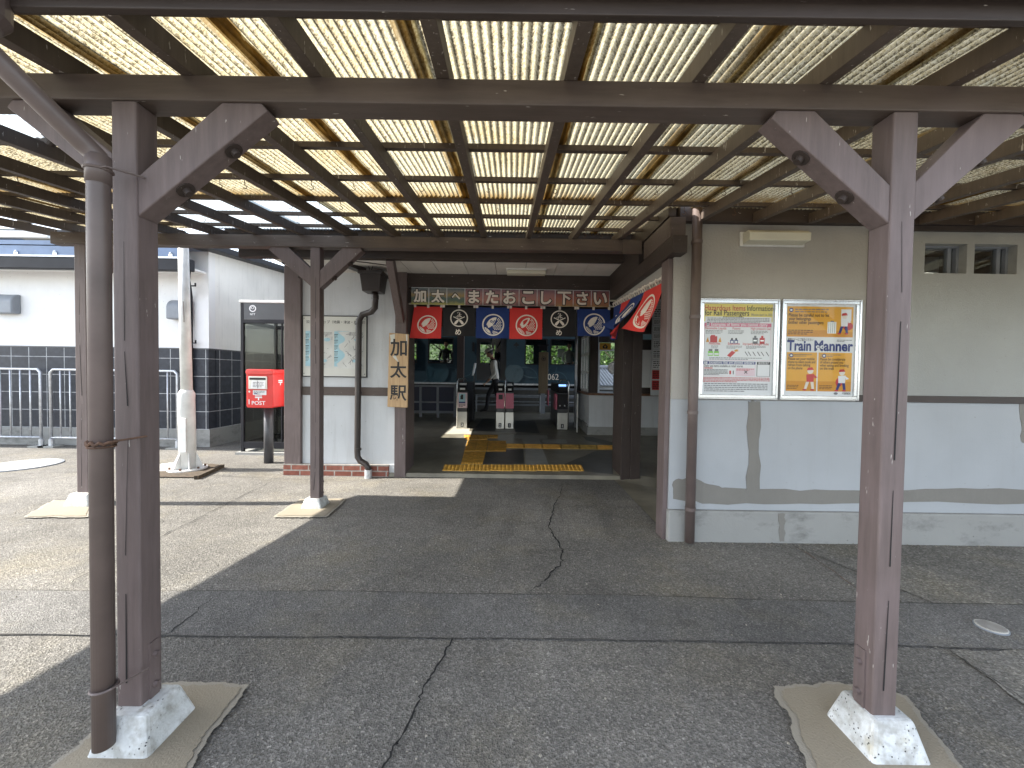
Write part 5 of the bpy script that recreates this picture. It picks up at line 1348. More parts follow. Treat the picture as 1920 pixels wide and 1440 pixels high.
mb = MB(); A = Plane(mb, (bx0, yb - .0185, bot), (1, 0, 0), (0, 0, 1)); hB = top - bot; r = random.Random(2)
A.poly([(.075, hB - .265), (W_ - .11, hB - .265), (W_ - .10, hB - .15), (.095, hB - .15)], 0, 0)
A.lines(.11, hB - .25, W_ - .13, hB - .17, 4, 1, .0005, r, .4); A.rect(W_ / 2 - .02, hB - .262, W_ / 2 - .012, hB - .155, 1, .0006)
mb.build('flap', ['paper', 'ink_grey'], dr)
mb = MB(); A = Plane(mb, (bx0, yb - .002, bot), (1, 0, 0), (0, 0, 1))
A.rect(.10, hB - .355, W_ - .10, hB - .29, 0, 0); A.lines(.11, hB - .35, W_ - .12, hB - .295, 3, 1, .0005, r, .5); A.rect(.12, hB - .34, .16, hB - .33, 2, .0008)
mx = W_ * .46
A.rect(mx - .05, hB - .375, mx + .05, hB - .363, 0, .0006); A.rect(mx - .05, hB - .398, mx + .05, hB - .384, 0, .0006); A.rect(mx - .008, hB - .43, mx + .008, hB - .398, 0, .0006)
A.text('POST', mx, .045, .075, 0, .0006, 'C', .01, .19); A.rect(.04, .05, .052, .12, 0, .0006); A.ell(.05, hB - .31, .014, .014, 3, .0006, 12)
mb.build('lettering', ['paper', 'ink_grey', 'ink_navy', 'steel'], t)
mb = MB(); A = Plane(mb, (bx1 - .004, yb, bot), (0, 1, 0), (0, 0, 1)); A.rect(.12, hB - .16, .22, hB - .145, 0, 0); A.rect(.12, hB - .185, .22, hB - .17, 0, 0); A.rect(.162, hB - .22, .178, hB - .185, 0, 0); mb.build('side_mark', 'paper', t)
MB().box((bx1 - .005, yb + D - .08, bot + .17), (bx1 + .012, yb + D - .03, bot + .23)).build('lock', 'darkgrey', t, bevel=.003)
cxp = (bx0 + bx1) / 2 + .02
MB().tube([(cxp, yb + .17, 0), (cxp, yb + .17, bot)], .062, 18).build('pole', 'darkgrey', t, smooth=True)

# ------------------------------------------------------------------ phone booth
yP = 6.25
b0, b1 = -4.30, -3.36; dP = 0.92; zP = at(490, 563, Y=yP).z
t = thing('phone_booth', 'glass phone booth with black frame behind the red post box', 'phone booth', ((b0 + b1) / 2, yP + dP / 2, 0))
mb = MB(); p_ = .045
for x in (b0, b1 - p_):
    for y in (yP, yP + dP - p_): mb.box((x, y, .04), (x + p_, y + p_, zP - .04))
for y in (yP, yP + dP - p_): mb.box((b0 + p_, y, .10), (b1 - p_, y + p_, .20)); mb.box((b0 + p_, y, zP - .36), (b1 - p_, y + p_, zP - .30))
for x in (b0, b1 - p_): mb.box((x, yP + p_, .10), (x + p_, yP + dP - p_, .20)); mb.box((x, yP + p_, zP - .36), (x + p_, yP + dP - p_, zP - .30))
mb.box((b1 - .30, yP + .002, .20), (b1 - .285, yP + p_ - .002, zP - .36))
mb.build('frame', 'black', t, bevel=.004)
MB().box((b0 - .015, yP - .015, zP - .04), (b1 + .015, yP + dP + .015, zP)).build('roof', 'white_paint', t, bevel=.008)
hd = MB().box((b0 + p_, yP + .006, zP - .30), (b1 - p_, yP + .03, zP - .041)).build('header', 'darkgrey', t)
mb = MB(); A = Plane(mb, (b0 + .19, yP + .005, zP - .13), (1, 0, 0), (0, 0, 1)); A.ring(0, 0, .038, .055, 0, 0, 24); A.ring(0, .012, .014, .022, 0, 0, 16); A.poly([(-.03, .02), (-.014, .012), (-.014, .0), (-.034, .0)], 0, 0); A.text('NTT', 0, -.105, .042, 0, 0, 'C', .015); mb.build('logo', 'paper', hd)
mb = MB(); mb.box((b0 + p_, yP + .02, .20), (b1 - p_, yP + .026, zP - .36)); mb.box((b0 + p_, yP + dP - .026, .20), (b1 - p_, yP + dP - .02, zP - .36))
mb.box((b0 + .02, yP + p_, .20), (b0 + .026, yP + dP - p_, zP - .36)); mb.box((b1 - .026, yP + p_, .20), (b1 - .02, yP + dP - p_, zP - .36)); mb.build('glazing', 'glass_dark', t)
MB().box((b0 - .05, yP - .06, 0), (b1 + .05, yP + dP + .05, .04)).build('base_slab', 'conc', t)
MB().box((b0 + .30, yP + dP - .40, .98), (b1 - .08, yP + dP - .06, 1.02)).box((b1 - .5, yP + dP - .38, .25), (b1 - .15, yP + dP - .08, .6)).build('shelf', 'darkgrey', t, bevel=.004)
ph = MB().box((b1 - .42, yP + dP - .36, 1.02), (b1 - .14, yP + dP - .10, 1.36)).build('telephone', 'green', t, bevel=.02)
MB().tube([(b1 - .44, yP + dP - .34, 1.12), (b1 - .46, yP + dP - .36, 1.2), (b1 - .46, yP + dP - .36, 1.32), (b1 - .44, yP + dP - .34, 1.40)], .022, 8).build('handset', 'green', ph)

# ------------------------------------------------------------------ white lamp pole
t = thing('steel_post', 'leaning white steel pole with thick sleeve and finned rusty base plate', 'pole', (-4.25, 5.22, 0))
p0, p1, p2 = at(352, 872, Y=5.22), at(350, 735, Y=5.22), at(343.5, 452, Y=5.22)
c0 = Vector((p0.x, 5.22, .03))
MB().tube([c0, c0 + Vector((-.012, 0, .9)), Vector((p1.x, 5.22, p1.z - .02)), Vector((p1.x, 5.22, p1.z + .03))], [.096, .093, .093, .066], 24).build('sleeve', 'white_paint', t, smooth=True)
MB().tube([(p1.x, 5.22, p1.z), (p2.x, 5.22, p2.z)], [.066, .056], 20).build('shaft', 'white_paint', t, smooth=True)
mb = MB()
for k in range(6):
    a = R(60 * k + 15); d = Vector((math.cos(a), math.sin(a), 0))
    mb.prism([c0 + d * .09 + d.cross(Vector((0, 0, 1))) * .005, c0 + d * .185 + d.cross(Vector((0, 0, 1))) * .005, c0 + d * .1 + Vector((0, 0, .20)) + d.cross(Vector((0, 0, 1))) * .005], d.cross(Vector((0, 0, 1))) * -.01)
mb.build('fin', 'white_paint', t)
bp = MB().tube([(c0.x, 5.22, .012), (c0.x, 5.22, .03)], .215, 28).build('base_plate', 'white_paint', t)
mb = MB()
for k in range(6): a = R(60 * k + 45); mb.tube([(c0.x + .185 * math.cos(a), 5.22 + .185 * math.sin(a), .03), (c0.x + .185 * math.cos(a), 5.22 + .185 * math.sin(a), .055)], .014, 6)
mb.build('bolt', 'rust', bp)
mb = MB(); mb.box((c0.x - .03, 5.22 - .101, .25), (c0.x + .06, 5.22 - .088, .70)); mb.build('hatch', 'white_paint', t, bevel=.004)
mb = MB(); mb.sheet([(c0.x + .012, 5.22 - .0645, 1.95), (c0.x + .022, 5.22 - .0645, 1.95), (c0.x + .012, 5.22 - .0655, 2.22), (c0.x + .005, 5.22 - .0655, 2.22)]); mb.build('rust_streak', 'rust', t)
mb = MB(); mb.add([(*at(x, y, Z=0).to_2d(), .014) for x, y in ((296, 896), (366, 897), (418, 874), (396, 871), (330, 878), (290, 884))], [(0, 1, 2, 3, 4, 5)]); mb.build('rusty_footing_slab', 'rust_dark', kind='structure')
MB().bar(at(368, 896, Z=.02), at(417, 874, Z=.02), .05, .05).build('kerb_edge', 'rust_dark', kind='structure')

# ------------------------------------------------------------------ tubular barriers
yR = 6.62
def barrier(label, x0, x1, ext_l=True, ext_r=True):
    t = thing('tube_barrier', label, 'railing', ((x0 + x1) / 2, yR, 0), 'grey tube barriers in front of the tiled wall')
    zt_ = at(200, 694, Y=yR).z; zb = .16
    MB().tube([(x0, yR, 0), (x0, yR, zt_ - .05), (x0 + .05, yR, zt_), (x1 - .05, yR, zt_), (x1, yR, zt_ - .05), (x1, yR, 0)], .021, 12).build('frame_tube', 'galv', t, smooth=True)
    MB().tube([(x0, yR, zb), (x1, yR, zb)], .018, 10).build('bottom_rail', 'galv', t, smooth=True)
    n = int(round((x1 - x0) / .165))
    for k in range(1, n):
        x = x0 + (x1 - x0) * k / n; MB().tube([(x, yR, zb), (x, yR, zt_)], .0115, 8).build('bar', 'galv', t, smooth=True)
    for x in (x0, x1):
        MB().tube([(x, yR, .0), (x, yR, .13)], .034, 12).build('foot_sleeve', 'galv', t)
        MB().box((x - .13, yR - .09, -.01), (x + .13, yR + .09, .025)).build('foot_block', 'floor_lt', t)
xa, xb_, xc = at(333, 800, Y=yR).x, at(96, 800, Y=yR).x, at(77, 800, Y=yR).x
barrier('grey tube barrier ending at the white pole, right of the other one', xb_, xa); barrier('grey tube barrier running out of the left edge of the picture', xc - 2.2, xc)

# ------------------------------------------------------------------ white and black tiled neighbour building
nb = thing('tiled_building', 'low white rendered building with black tiled dado left of the station', 'building', (-7.5, 6.9, 0))
YN0 = 6.82; XN1 = at(392, 700, Y=YN0).x; XN0 = -14.0; zTile = at(360, 655, Y=YN0).z; zE = at(200, 503, Y=6.5).z; zPl = .30
YB = 11.2
P_ = lambda n, m, a, b, bev=0, par=nb: MB().box(a, b).build(n, m, par, bevel=bev)
P_('wall', 'white_wall', (XN0, YN0, zTile + .02), (XN1, YN0 + .15, 3.40)); P_('tile_dado', 'tile', (XN0, YN0 - .012, zPl), (XN1, YN0 + .15, zTile)); P_('plinth', 'conc', (XN0, YN0 - .03, -.02), (XN1 + .03, YN0 + .15, zPl))
P_('tile_cap', 'darkgrey', (XN0, YN0 - .02, zTile), (XN1 + .02, YN0 + .15, zTile + .02))
mb = MB(); vz = lambda y: 3.36 + .09 * (y - YN0)
mb.prism([(XN1, YN0 + .15, zTile + .02), (XN1, YB, zTile + .02), (XN1, YB, vz(YB)), (XN1, YN0 + .15, vz(YN0 + .15))], (-.15, 0, 0)); mb.build('side_wall', 'white_wall2', nb)
P_('tile_dado', 'tile', (XN1 - .15, YN0 + .15, zPl), (XN1 + .012, YB, zTile)); P_('plinth', 'conc', (XN1 - .15, YN0 + .15, -.02), (XN1 + .03, YB, zPl)); P_('tile_cap', 'darkgrey', (XN1 - .15, YN0 + .15, zTile), (XN1 + .02, YB, zTile + .02))
mb = MB(); mb.prism([(XN1 + .22, 6.28, vz(6.28)), (XN1 + .22, YB + .2, vz(YB + .2)), (XN1 + .22, YB + .2, vz(YB + .2) + .10), (XN1 + .22, 6.28, vz(6.28) + .10)], (-.30, 0, 0)); mb.build('verge', 'black', nb, bevel=.006)
mb = MB(); mb.prism([(XN0, 6.45, vz(6.45) + .0), (XN0, YB, vz(YB)), (XN0, YB, vz(YB) + .07), (XN0, 6.45, vz(6.45) + .07)], (XN1 - .085 - XN0, 0, 0)); mb.build('roof', 'roofblue', nb)
zf0, zf1 = at(200, 505, Y=6.36).z, at(200, 483, Y=6.36).z
gt = MB().box((XN0, 6.36, zf0), (XN1 + .05, 6.47, zf1)).build('eave_gutter', 'black', nb, bevel=.012)
MB().box((XN0, 6.352, zf1 + .002), (XN1 - .0, 6.40, zf1 + .03)).build('gutter_lip', 'galv', gt)
P_('roof_fascia', 'roofblue', (XN0, 6.44, zf1 + .032), (XN1 - .09, 6.50, zf1 + .20)); P_('soffit', 'white_wall', (XN0, 6.47, zf0 + .06), (XN1 - .05, YN0, zf0 + .09))
mb = MB()
for px in (30, 103, 320): x = at(px, 478, Y=6.43).x; mb.box((x - .03, 6.425, zf1 + .03), (x + .03, 6.44, zf1 + .09)); mb.ball((x, 6.43, zf1 + .10), .022, 8, 6)
mb.build('snow_stop', 'alu', nb)
dpn = MB().tube([(XN1 - .02, 6.42, zf0 + .02), (XN1 - .10, 6.5, zf0 - .12), (XN1 - .22, 6.68, zf0 - .22), (XN1 - .27, 6.76, zf0 - .35), (XN1 - .27, 6.765, .05)], .035, 12).build('downpipe', 'black', nb, smooth=True)
for z in (2.75, 1.78): MB().box((XN1 - .25, 6.745, z), (XN1 - .17, 6.765, z + .02)).box((XN1 - .185, 6.745, z), (XN1 - .17, 6.765, z + .06)).build('pipe_clip', 'black', dpn)
for pa, pb in (((-26, 549), (21, 587)), ((310, 560), (346, 598))):
    a, b = at(*pa, Y=6.68), at(*pb, Y=6.68); w = b.x - a.x; h = a.z - b.z
    mb = MB(); n = 8
    prof = [(YN0, b.z), (YN0 - .14, b.z)] + [(YN0 - .14 * math.cos(R(90) * k / n), b.z + h * .55 + h * .45 * math.sin(R(90) * k / n)) for k in range(n + 1)]
    mb.prism([(a.x, y, z) for y, z in prof], (w, 0, 0)); mb.build('vent_hood', 'midgrey', nb, bevel=.02)
# farther roof seen above it
fb = thing('distant_building', 'farther building with a pale blue fascia and dark eaves above the tiled building', 'building', (-24, 15, 0))
a, b = at(88, 433, Y=14), at(88, 445, Y=14)
MB().box((-50, 14, b.z), (a.x, 14.15, a.z)).build('fascia', 'white_wall', fb); MB().box((-50, 14.15, b.z + .1), (a.x - .1, 20, a.z - .02)).build('roof', 'roofblue', fb)
c_ = at(346, 446, Y=15.5); d_ = at(346, 464, Y=15.5)
MB().box((-50, 15.5, d_.z), (c_.x, 19, c_.z + .25)).build('eave', 'black', fb); MB().box((-50, 16.5, 0), (c_.x - 3.6, 19, d_.z)).build('wall', 'glass_dark' if False else 'roofblue', fb)
mb = MB(); e_ = at(95, 462, Y=14.1); mb.prism([(a.x + .02, 14.2, b.z + .1), (a.x - 1.4, 14.2, b.z + .1), (a.x + .02, 14.2, b.z - .45)], (0, .2, 0)); mb.build('eave_bracket', 'conc', fb)
# radio mast and overhead cables
t = thing('lattice_mast', 'distant grey lattice mast seen between the two roofs', 'mast', (-25.5, 40, 0))
mb = MB(); p = at(498, 482, Y=40)
for sx, sy in ((-1, -1), (1, -1), (1, 1), (-1, 1)): mb.tube([(p.x + sx * 2.6, 40 + sy * 2.6, 0), (p.x + sx * .25, 40 + sy * .25, p.z)], .09, 6)
for k in range(7):
    f0, f1 = k / 7, (k + 1) / 7
    for sx in (-1, 1):
        mb.tube([(p.x + sx * (2.6 - 2.35 * f0), 40 - (2.6 - 2.35 * f0), p.z * f0), (p.x - sx * (2.6 - 2.35 * f1), 40 - (2.6 - 2.35 * f1), p.z * f1)], .05, 5)
mb.build('lattice', 'galv', t)
for k in range(4):
    a, b = at(-60, 195 + k * 12, Y=9), at(150, 262 + k * 10, Y=13)
    tag(MB().tube([a, a.lerp(b, .5) + Vector((0, 0, -.03)), b, b + (b - a) * 1.5], .006, 5).build('overhead_cable', 'ink_grey'), 'thin overhead cable crossing the patch of sky at the upper left', 'cable', 'overhead cables in the sky gap')

# ------------------------------------------------------------------ manhole covers
def manhole(label, cpx, rx, col, seed=0):
    c = at(*cpx, Z=0); t = thing('manhole_cover', label, 'manhole cover', (c.x, c.y, 0))
    MB().tube([(c.x, c.y, 0), (c.x, c.y, .012)], rx, 40).build('rim', 'midgrey' if col != 'white_paint' else 'floor_lt', t)
    MB().tube([(c.x, c.y, .012), (c.x, c.y, .015)], rx * .93, 40).build('lid', col, t)
    mb = MB(); k = -rx * .8
    while k < rx * .8:
        h = math.sqrt(max(0, (rx * .86) ** 2 - k * k)); mb.box((c.x + k - rx * .02, c.y - h, .015), (c.x + k + rx * .02, c.y + h, .0185)); k += rx * .13
    mb.build('ribs', 'lidrib', t)
M['lidpale'] = plain('worn_pale_iron', (0.60, 0.59, 0.55), .6, .1, var=.25, scale=14)
M['lidrib'] = plain('worn_iron_ribs', (0.36, 0.35, 0.33), .6, .1, var=.25, scale=14)
manhole('small oval looking pale ribbed manhole cover on the asphalt by the right post', (1858, 1179), .066, 'lidpale')
manhole('large pale manhole cover on the sunlit asphalt at the left edge', (38, 873), .40, 'lidpale')
manhole('pale manhole cover behind the front left post near the white pole', (322, 876), .30, 'lidpale')

# ------------------------------------------------------------------ train at the platform
YT, YT2 = 12.55, 15.1
tr = thing('train', 'teal train with pale overlapping circles standing at the platform behind the gates', 'train', (-2, 13.8, .6))
tx = lambda px, py=700: at(px, py, Y=YT).x
tz = lambda py, px=960: at(px, py, Y=YT).z
zb_, zt_ = tz(722), 3.85
zw0, zw1 = tz(681.5), tz(636)
XL, XR = -11.0, tx(1104)
dx0, dx1 = tx(893), tx(949); dz0 = tz(714); dz1 = tz(630)
wins = [(tx(804), tx(848))]
wins += [(wins[0][0] - 1.15 * (k + 1) - .0, wins[0][1] - 1.15 * (k + 1)) for k in range(6)]
wins += [(tx(985.5), tx(1024)), (tx(1033), tx(1078))]
def side(y0, y1, door, holes):
    mb = MB()
    segs = sorted(holes + ([(dx0, dx1)] if door else []))
    mb.box((XL, y0, zb_), (XR, y1, zw0)) if not door else (mb.box((XL, y0, zb_), (dx0, y1, zw0)), mb.box((dx1, y0, zb_), (XR, y1, zw0)), mb.box((dx0, y0, zb_), (dx1, y1, dz0)))
    mb.box((XL, y0, zw1 + .0), (XR, y1, zt_)) if not door else (mb.box((XL, y0, zw1), (dx0, y1, zt_)), mb.box((dx1, y0, zw1), (XR, y1, zt_)), mb.box((dx0, y0, dz1), (dx1, y1, zt_)))
    x = XL
    for a, b in segs:
        if a > x: mb.box((x, y0, zw0), (a, y1, zw1))
        x = max(x, b)
    mb.box((x, y0, zw0), (XR, y1, zw1)); return mb
side(YT, YT + .10, True, wins).build('body', 'train', tr)
side(YT2 - .10, YT2, False, [(XL + .5 + 1.45 * k, XL + 1.65 + 1.45 * k) for k in range(9) if XL + 1.65 + 1.45 * k < XR - .1]).build('body', 'train', tr)
MB().box((XL, YT, zt_), (XR, YT2, zt_ + .25)).build('roof', 'midgrey', tr); MB().box((XL, YT + .1, zb_), (XR, YT2 - .1, dz0)).build('floor', 'darkgrey', tr)
MB().box((XR - .1, YT + .1, dz0), (XR, YT2 - .1, zt_)).build('end_wall', 'train', tr); MB().box((XL, YT + .15, .25), (XR, YT2 - .15, zb_)).build('underframe', 'black', tr)
MB().box((XL, YT - .012, zb_), (XR, YT, zb_ + .05)).build('sill_stripe', 'galv', tr)
for a, b in wins:
    mb = MB()
    for p, q in (((a - .03, zw0 - .03), (b + .03, zw0)), ((a - .03, zw1), (b + .03, zw1 + .03)), ((a - .03, zw0), (a, zw1)), ((b, zw0), (b + .03, zw1))): mb.box((p[0], YT - .012, p[1]), (q[0], YT + .02, q[1]))
    w_ = mb.build('window', 'black', tr); MB().box((a, YT + .03, zw0), (b, YT + .036, zw1)).build('pane', 'glass', w_)
# sliding doors: left leaf shut, right leaf half drawn
lz0, lz1 = tz(681), tz(642)
for a, b, y, gx_ in ((dx0, (dx0 + dx1) / 2 - .03, YT + .04, (tx(900), tx(917.5))), (tx(938), dx1 + .25, YT + .05, None)):
    mb = MB()
    if gx_: mb.box((a, y, dz0), (gx_[0], y + .03, dz1)); mb.box((gx_[1], y, dz0), (b, y + .03, dz1)); mb.box((gx_[0], y, dz0), (gx_[1], y + .03, lz0)); mb.box((gx_[0], y, lz1), (gx_[1], y + .03, dz1))
    else: mb.box((a, y, dz0), (b, y + .03, dz1))
    d_ = mb.build('door', 'darkgrey', tr)
    if gx_: MB().box((gx_[0], y + .012, lz0), (gx_[1], y + .018, lz1)).build('pane', 'glass', d_)
mb = MB(); A = Plane(mb, (0, YT - .002, 0), (1, 0, 0), (0, 0, 1)); rr = random.Random(12)
def clipped_disc(cx, cz, r0, mat, w, r_in=0):
    pts = []
    for k in range(40):
        a = 2 * math.pi * k / 40; pts.append((min(max(cx + r0 * math.cos(a), XL), XR), min(max(cz + r0 * math.sin(a), zb_ + .06), zw0 - .04)))
    if r_in == 0: A.poly(pts, mat, w)
    else:
        for k in range(40):
            a, b = 2 * math.pi * k / 40, 2 * math.pi * (k + 1) / 40
            q = [(cx + r_ * math.cos(t_), cz + r_ * math.sin(t_)) for r_, t_ in ((r0, a), (r0, b), (r_in, b), (r_in, a))]
            if all(zb_ + .06 < z < zw0 - .04 and XL < x < XR and not (dx0 - .03 < x < dx1 + .03) for x, z in q): A.poly(q[::-1], mat, w)
for cx, cz, r0, fill in ((tx(964), tz(700), .30, 1), (tx(1000), tz(672), .62, 0), (tx(820), tz(700), .36, 1), (tx(785), tz(690), .5, 0), (tx(1070), tz(700), .5, 0), (tx(845), tz(715), .42, 0), (tx(985), tz(712), .42, 0), (tx(1045), tz(715), .33, 0), (tx(870), tz(690), .3, 0), (tx(740), tz(705), .4, 0), (tx(705), tz(700), .35, 1)):
    if fill: clipped_disc(cx, cz, r0, 0, .001)
    clipped_disc(cx, cz, r0, 0, .002, r0 - .03)
mb.build('circle_motif', 'train2', tr)
mb = MB(); A = Plane(mb, (0, YT - .006, 0), (1, 0, 0), (0, 0, 1)); A.text('062', tx(1027), tz(711), .27, 0, 0, width=tx(1047.5) - tx(1027)); mb.build('number', 'dye', tr)
mb = MB(); A = Plane(mb, (tx(967.5), YT - .006, tz(647)), (1, 0, 0), (0, 0, 1)); A.poly([(0, .10), (.04, .05), (.10, .0), (.06, -.03), (.02, -.02), (.02, -.06), (-.02, -.06), (-.02, -.02), (-.06, -.03), (-.10, 0), (-.04, .05)], 0, 0); A.rect(-.06, -.10, .06, -.08, 0, 0); mb.build('crest', 'ink', tr)
MB().box((tx(885), YT - .02, tz(660)), (tx(889), YT - .001, tz(643))).build('door_lamp_box', 'black', tr)
for k in range(6): MB().box((XL + .6 + 1.45 * k, YT2 - .62, dz0 + .1), (XL + 1.9 + 1.45 * k, YT2 - .2, dz0 + .42)).box((XL + .6 + 1.45 * k, YT2 - .22, dz0 + .42), (XL + 1.9 + 1.45 * k, YT2 - .12, dz0 + .72)).build('seat', 'navy', tr)
MB().box((tx(1061), YT2 - .15, tz(662)), (tx(1076), YT2 - .11, tz(644))).build('inner_poster', 'cream', tr)

# ------------------------------------------------------------------ people
def skin_body(name, joints, edges, parent, mats, matfn, root, sub=2):
    names = list(joints); me = bpy.data.meshes.new(name); idx = {n: i for i, n in enumerate(names)}
    me.from_pydata([joints[n][0] for n in names], [(idx[a], idx[b]) for a, b in edges], [])
    o = bpy.data.objects.new('tmp', me); sc.collection.objects.link(o)
    sk = o.modifiers.new('skin', 'SKIN'); sk.use_smooth_shade = True
    if not me.skin_vertices: me.skin_vertices.new()
    for n in names:
        d = me.skin_vertices[0].data[idx[n]]; rr_ = joints[n][1]; d.radius = rr_ if isinstance(rr_, tuple) else (rr_, rr_); d.use_root = (n == root)
    ss = o.modifiers.new('sub', 'SUBSURF'); ss.levels = sub; ss.render_levels = sub
    dg = bpy.context.evaluated_depsgraph_get(); dg.update()
    m2_ = bpy.data.meshes.new_from_object(o.evaluated_get(dg), depsgraph=dg)
    bpy.data.objects.remove(o); bpy.data.meshes.remove(me)
    return m2_
def person(label, loc, heading, J, E, shirt, trousers, hands, head, sleeve_z=None, hat=None, strap=False, hairy=True):
    """one continuous body; head, ears, nose and fingers are welded into the same mesh"""
    t = thing('person', label, 'person', loc)
    rot = Matrix.Rotation(heading, 4, 'Z'); L = Vector(loc)
    me = skin_body('body', J, E, t, None, None, 'pelvis')
    mb = MB(); mb.add([v.co for v in me.vertices], [list(p.vertices) for p in me.polygons]); nbody = len(mb.f)
    hc, tilt = Vector(head[0]), head[1]
    HM = Matrix.Translation(hc) @ Matrix.Rotation(tilt, 4, 'X')
    def hf(p): # skull: narrower jaw, face at +y
        q = Vector(p); k = 1.0
        if q.z < -.02: k = 1 + (q.z + .02) * 2.6
        return HM @ Vector((q.x * k, q.y * (1 if q.y < 0 else .96) * (k * .5 + .5), q.z)) - hc
    mb.ball(hc, 1.0, 18, 14, (.076, .096, .118), hf)
    mb.tube([HM @ Vector((0, .085, .0)), HM @ Vector((0, .112, -.028)), HM @ Vector((0, .092, -.036))], [.008, .015, .010], 8)
    for s_ in (-1, 1):
        mb.ball(HM @ Vector((s_ * .078, -.005, -.01)), .026, 8, 6, (.35, .7, 1)); mb.ball(HM @ Vector((s_ * .03, .083, .012)), .012, 8, 6)
    mb.tube([HM @ Vector((-.024, .088, -.062)), HM @ Vector((0, .094, -.063)), HM @ Vector((.024, .088, -.062))], .006, 6)
    for (w_, d, side_) in hands:
        w_, d = Vector(w_), Vector(d).normalized(); sd = Vector(side_).normalized()
        for k in range(4):
            off = sd * (k - 1.5) * .019; ln = (.066, .076, .072, .056)[k]; nb_ = d.cross(sd).normalized()
            mb.tube([w_ + d * .075 + off, w_ + d * (.075 + ln * .5) + off + nb_ * .006, w_ + d * (.075 + ln * .85) + off + nb_ * .022, w_ + d * (.075 + ln) + off + nb_ * .036], [.0095, .009, .008, .006], 8)
        mb.tube([w_ + d * .03 - sd * .03, w_ + d * .055 - sd * .052, w_ + d * .09 - sd * .056], [.012, .011, .008], 8)
    bodyfs = mb.f
    def cen(f_): return sum((Vector(mb.v[i]) for i in f_), Vector()) / len(f_)
    for i, f_ in enumerate(mb.f):
        c = cen(f_)
        if i >= nbody: mb.mi[i] = 0; continue
        mb.mi[i] = shirt(c)
    mb.v = [tuple(rot @ Vector(v)) for v in mb.v]
    o = mb.build('body', ['skin', 'shirt', 'trousers', 'ink'], None, smooth=True)
    o.parent = t
    def child(mbx, name, mat, smooth=True):
        mbx.v = [tuple(rot @ Vector(v)) for v in mbx.v]; c = mbx.build(name, mat, None, smooth=smooth); c.parent = t; return c
    mb = MB(); mb.ball(hc + HM.to_3x3() @ Vector((0, -.012, .022)), 1.0, 16, 10, (.083, .098, .108), lambda p: HM.to_3x3() @ (Vector(p) if p[1] < .03 or p[2] > .06 else Vector((p[0] * .9, .03, p[2]))))
    child(mb, 'hair', 'hair')
    if hat:
        mb = MB(); c0_ = HM @ Vector((0, -.005, .065)); up = HM.to_3x3() @ Vector((0, .10, 1)).normalized()
        mb.tube([c0_, c0_ + up * .012, c0_ + up * .02, c0_ + up * .085, c0_ + up * .10], [.155, .15, .098, .088, .03], 20); child(mb, 'hat', hat)
    if strap: 
        mb = MB(); mb.tube(strap, .022, 8); child(mb, 'bag_strap', 'ink')
    return t
fz = fl(10.7)
def man_joints():
    # local: +y is the way he walks, z up; mid-stride, head bowed
    return {
        'pelvis': ((0, 0, .90), (.145, .115)), 'waist': ((0, .01, 1.05), (.135, .105)), 'chest': ((0, .045, 1.25), (.165, .115)), 'shoulders': ((0, .05, 1.38), (.13, .09)), 'neck': ((0, .085, 1.47), .055), 'neck_top': ((0, .11, 1.52), .052),
        'hip_a': ((.09, .0, .84), (.095, .10)), 'knee_a': ((.10, .20, .48), .062), 'ankle_a': ((.10, .24, .09), .042), 'heel_a': ((.10, .22, .045), .04), 'toe_a': ((.11, .43, .04), (.042, .032)),
        'hip_b': ((-.09, -.01, .84), (.095, .10)), 'knee_b': ((-.10, -.06, .46), .062), 'ankle_b': ((-.10, -.30, .16), .042), 'heel_b': ((-.10, -.34, .13), .038), 'toe_b': ((-.10, -.17, .045), (.042, .032)),
        'sh_a': ((.19, .05, 1.36), .062), 'el_a': ((.23, .03, 1.09), .046), 'wr_a': ((.20, .20, .88), .031), 'hd_a': ((.19, .26, .82), (.022, .038)),
        'sh_b': ((-.19, .05, 1.36), .062), 'el_b': ((-.23, .0, 1.09), .046), 'wr_b': ((-.21, .16, .90), .031), 'hd_b': ((-.20, .22, .84), (.022, .038))}
EDG = [('pelvis', 'waist'), ('waist', 'chest'), ('chest', 'shoulders'), ('shoulders', 'neck'), ('neck', 'neck_top')] + \
      [('pelvis', 'hip_' + s_) for s_ in 'ab'] + [('hip_' + s_, 'knee_' + s_) for s_ in 'ab'] + [('knee_' + s_, 'ankle_' + s_) for s_ in 'ab'] + [('ankle_' + s_, 'heel_' + s_) for s_ in 'ab'] + [('ankle_' + s_, 'toe_' + s_) for s_ in 'ab'] + \
      [('shoulders', 'sh_' + s_) for s_ in 'ab'] + [('sh_' + s_, 'el_' + s_) for s_ in 'ab'] + [('el_' + s_, 'wr_' + s_) for s_ in 'ab'] + [('wr_' + s_, 'hd_' + s_) for s_ in 'ab']
def dress(c):
    if c.z > 1.46: return 0
    if c.z < .12: return 3
    if c.z < .93 and abs(c.x) < .17: return 2
    if abs(c.x) > .155 and c.z < .93: return 0
    return 1
hm = lambda s_: [(Vector((s_ * .195, .235, .85)) if s_ > 0 else Vector((-.205, .195, .865)), Vector((-.02, .55, -.55)), Vector((s_ * .2, 0, 0)))]
pm = at(928, 775, Y=10.7)
sand_ = person('person in white shirt, dark trousers and light hat walking left behind the ticket gates', (pm.x, 10.72, fl(10.72)), R(90), man_joints(), EDG, dress, None, hm(1) + hm(-1), ((0, .165, 1.60), R(-32)), hat='dye',
       strap=[Vector((-.10, .16, 1.30)), Vector((-.10, .10, 1.44)), Vector((-.09, -.02, 1.46)), Vector((-.07, -.09, 1.36)), Vector((.0, -.10, 1.2))])
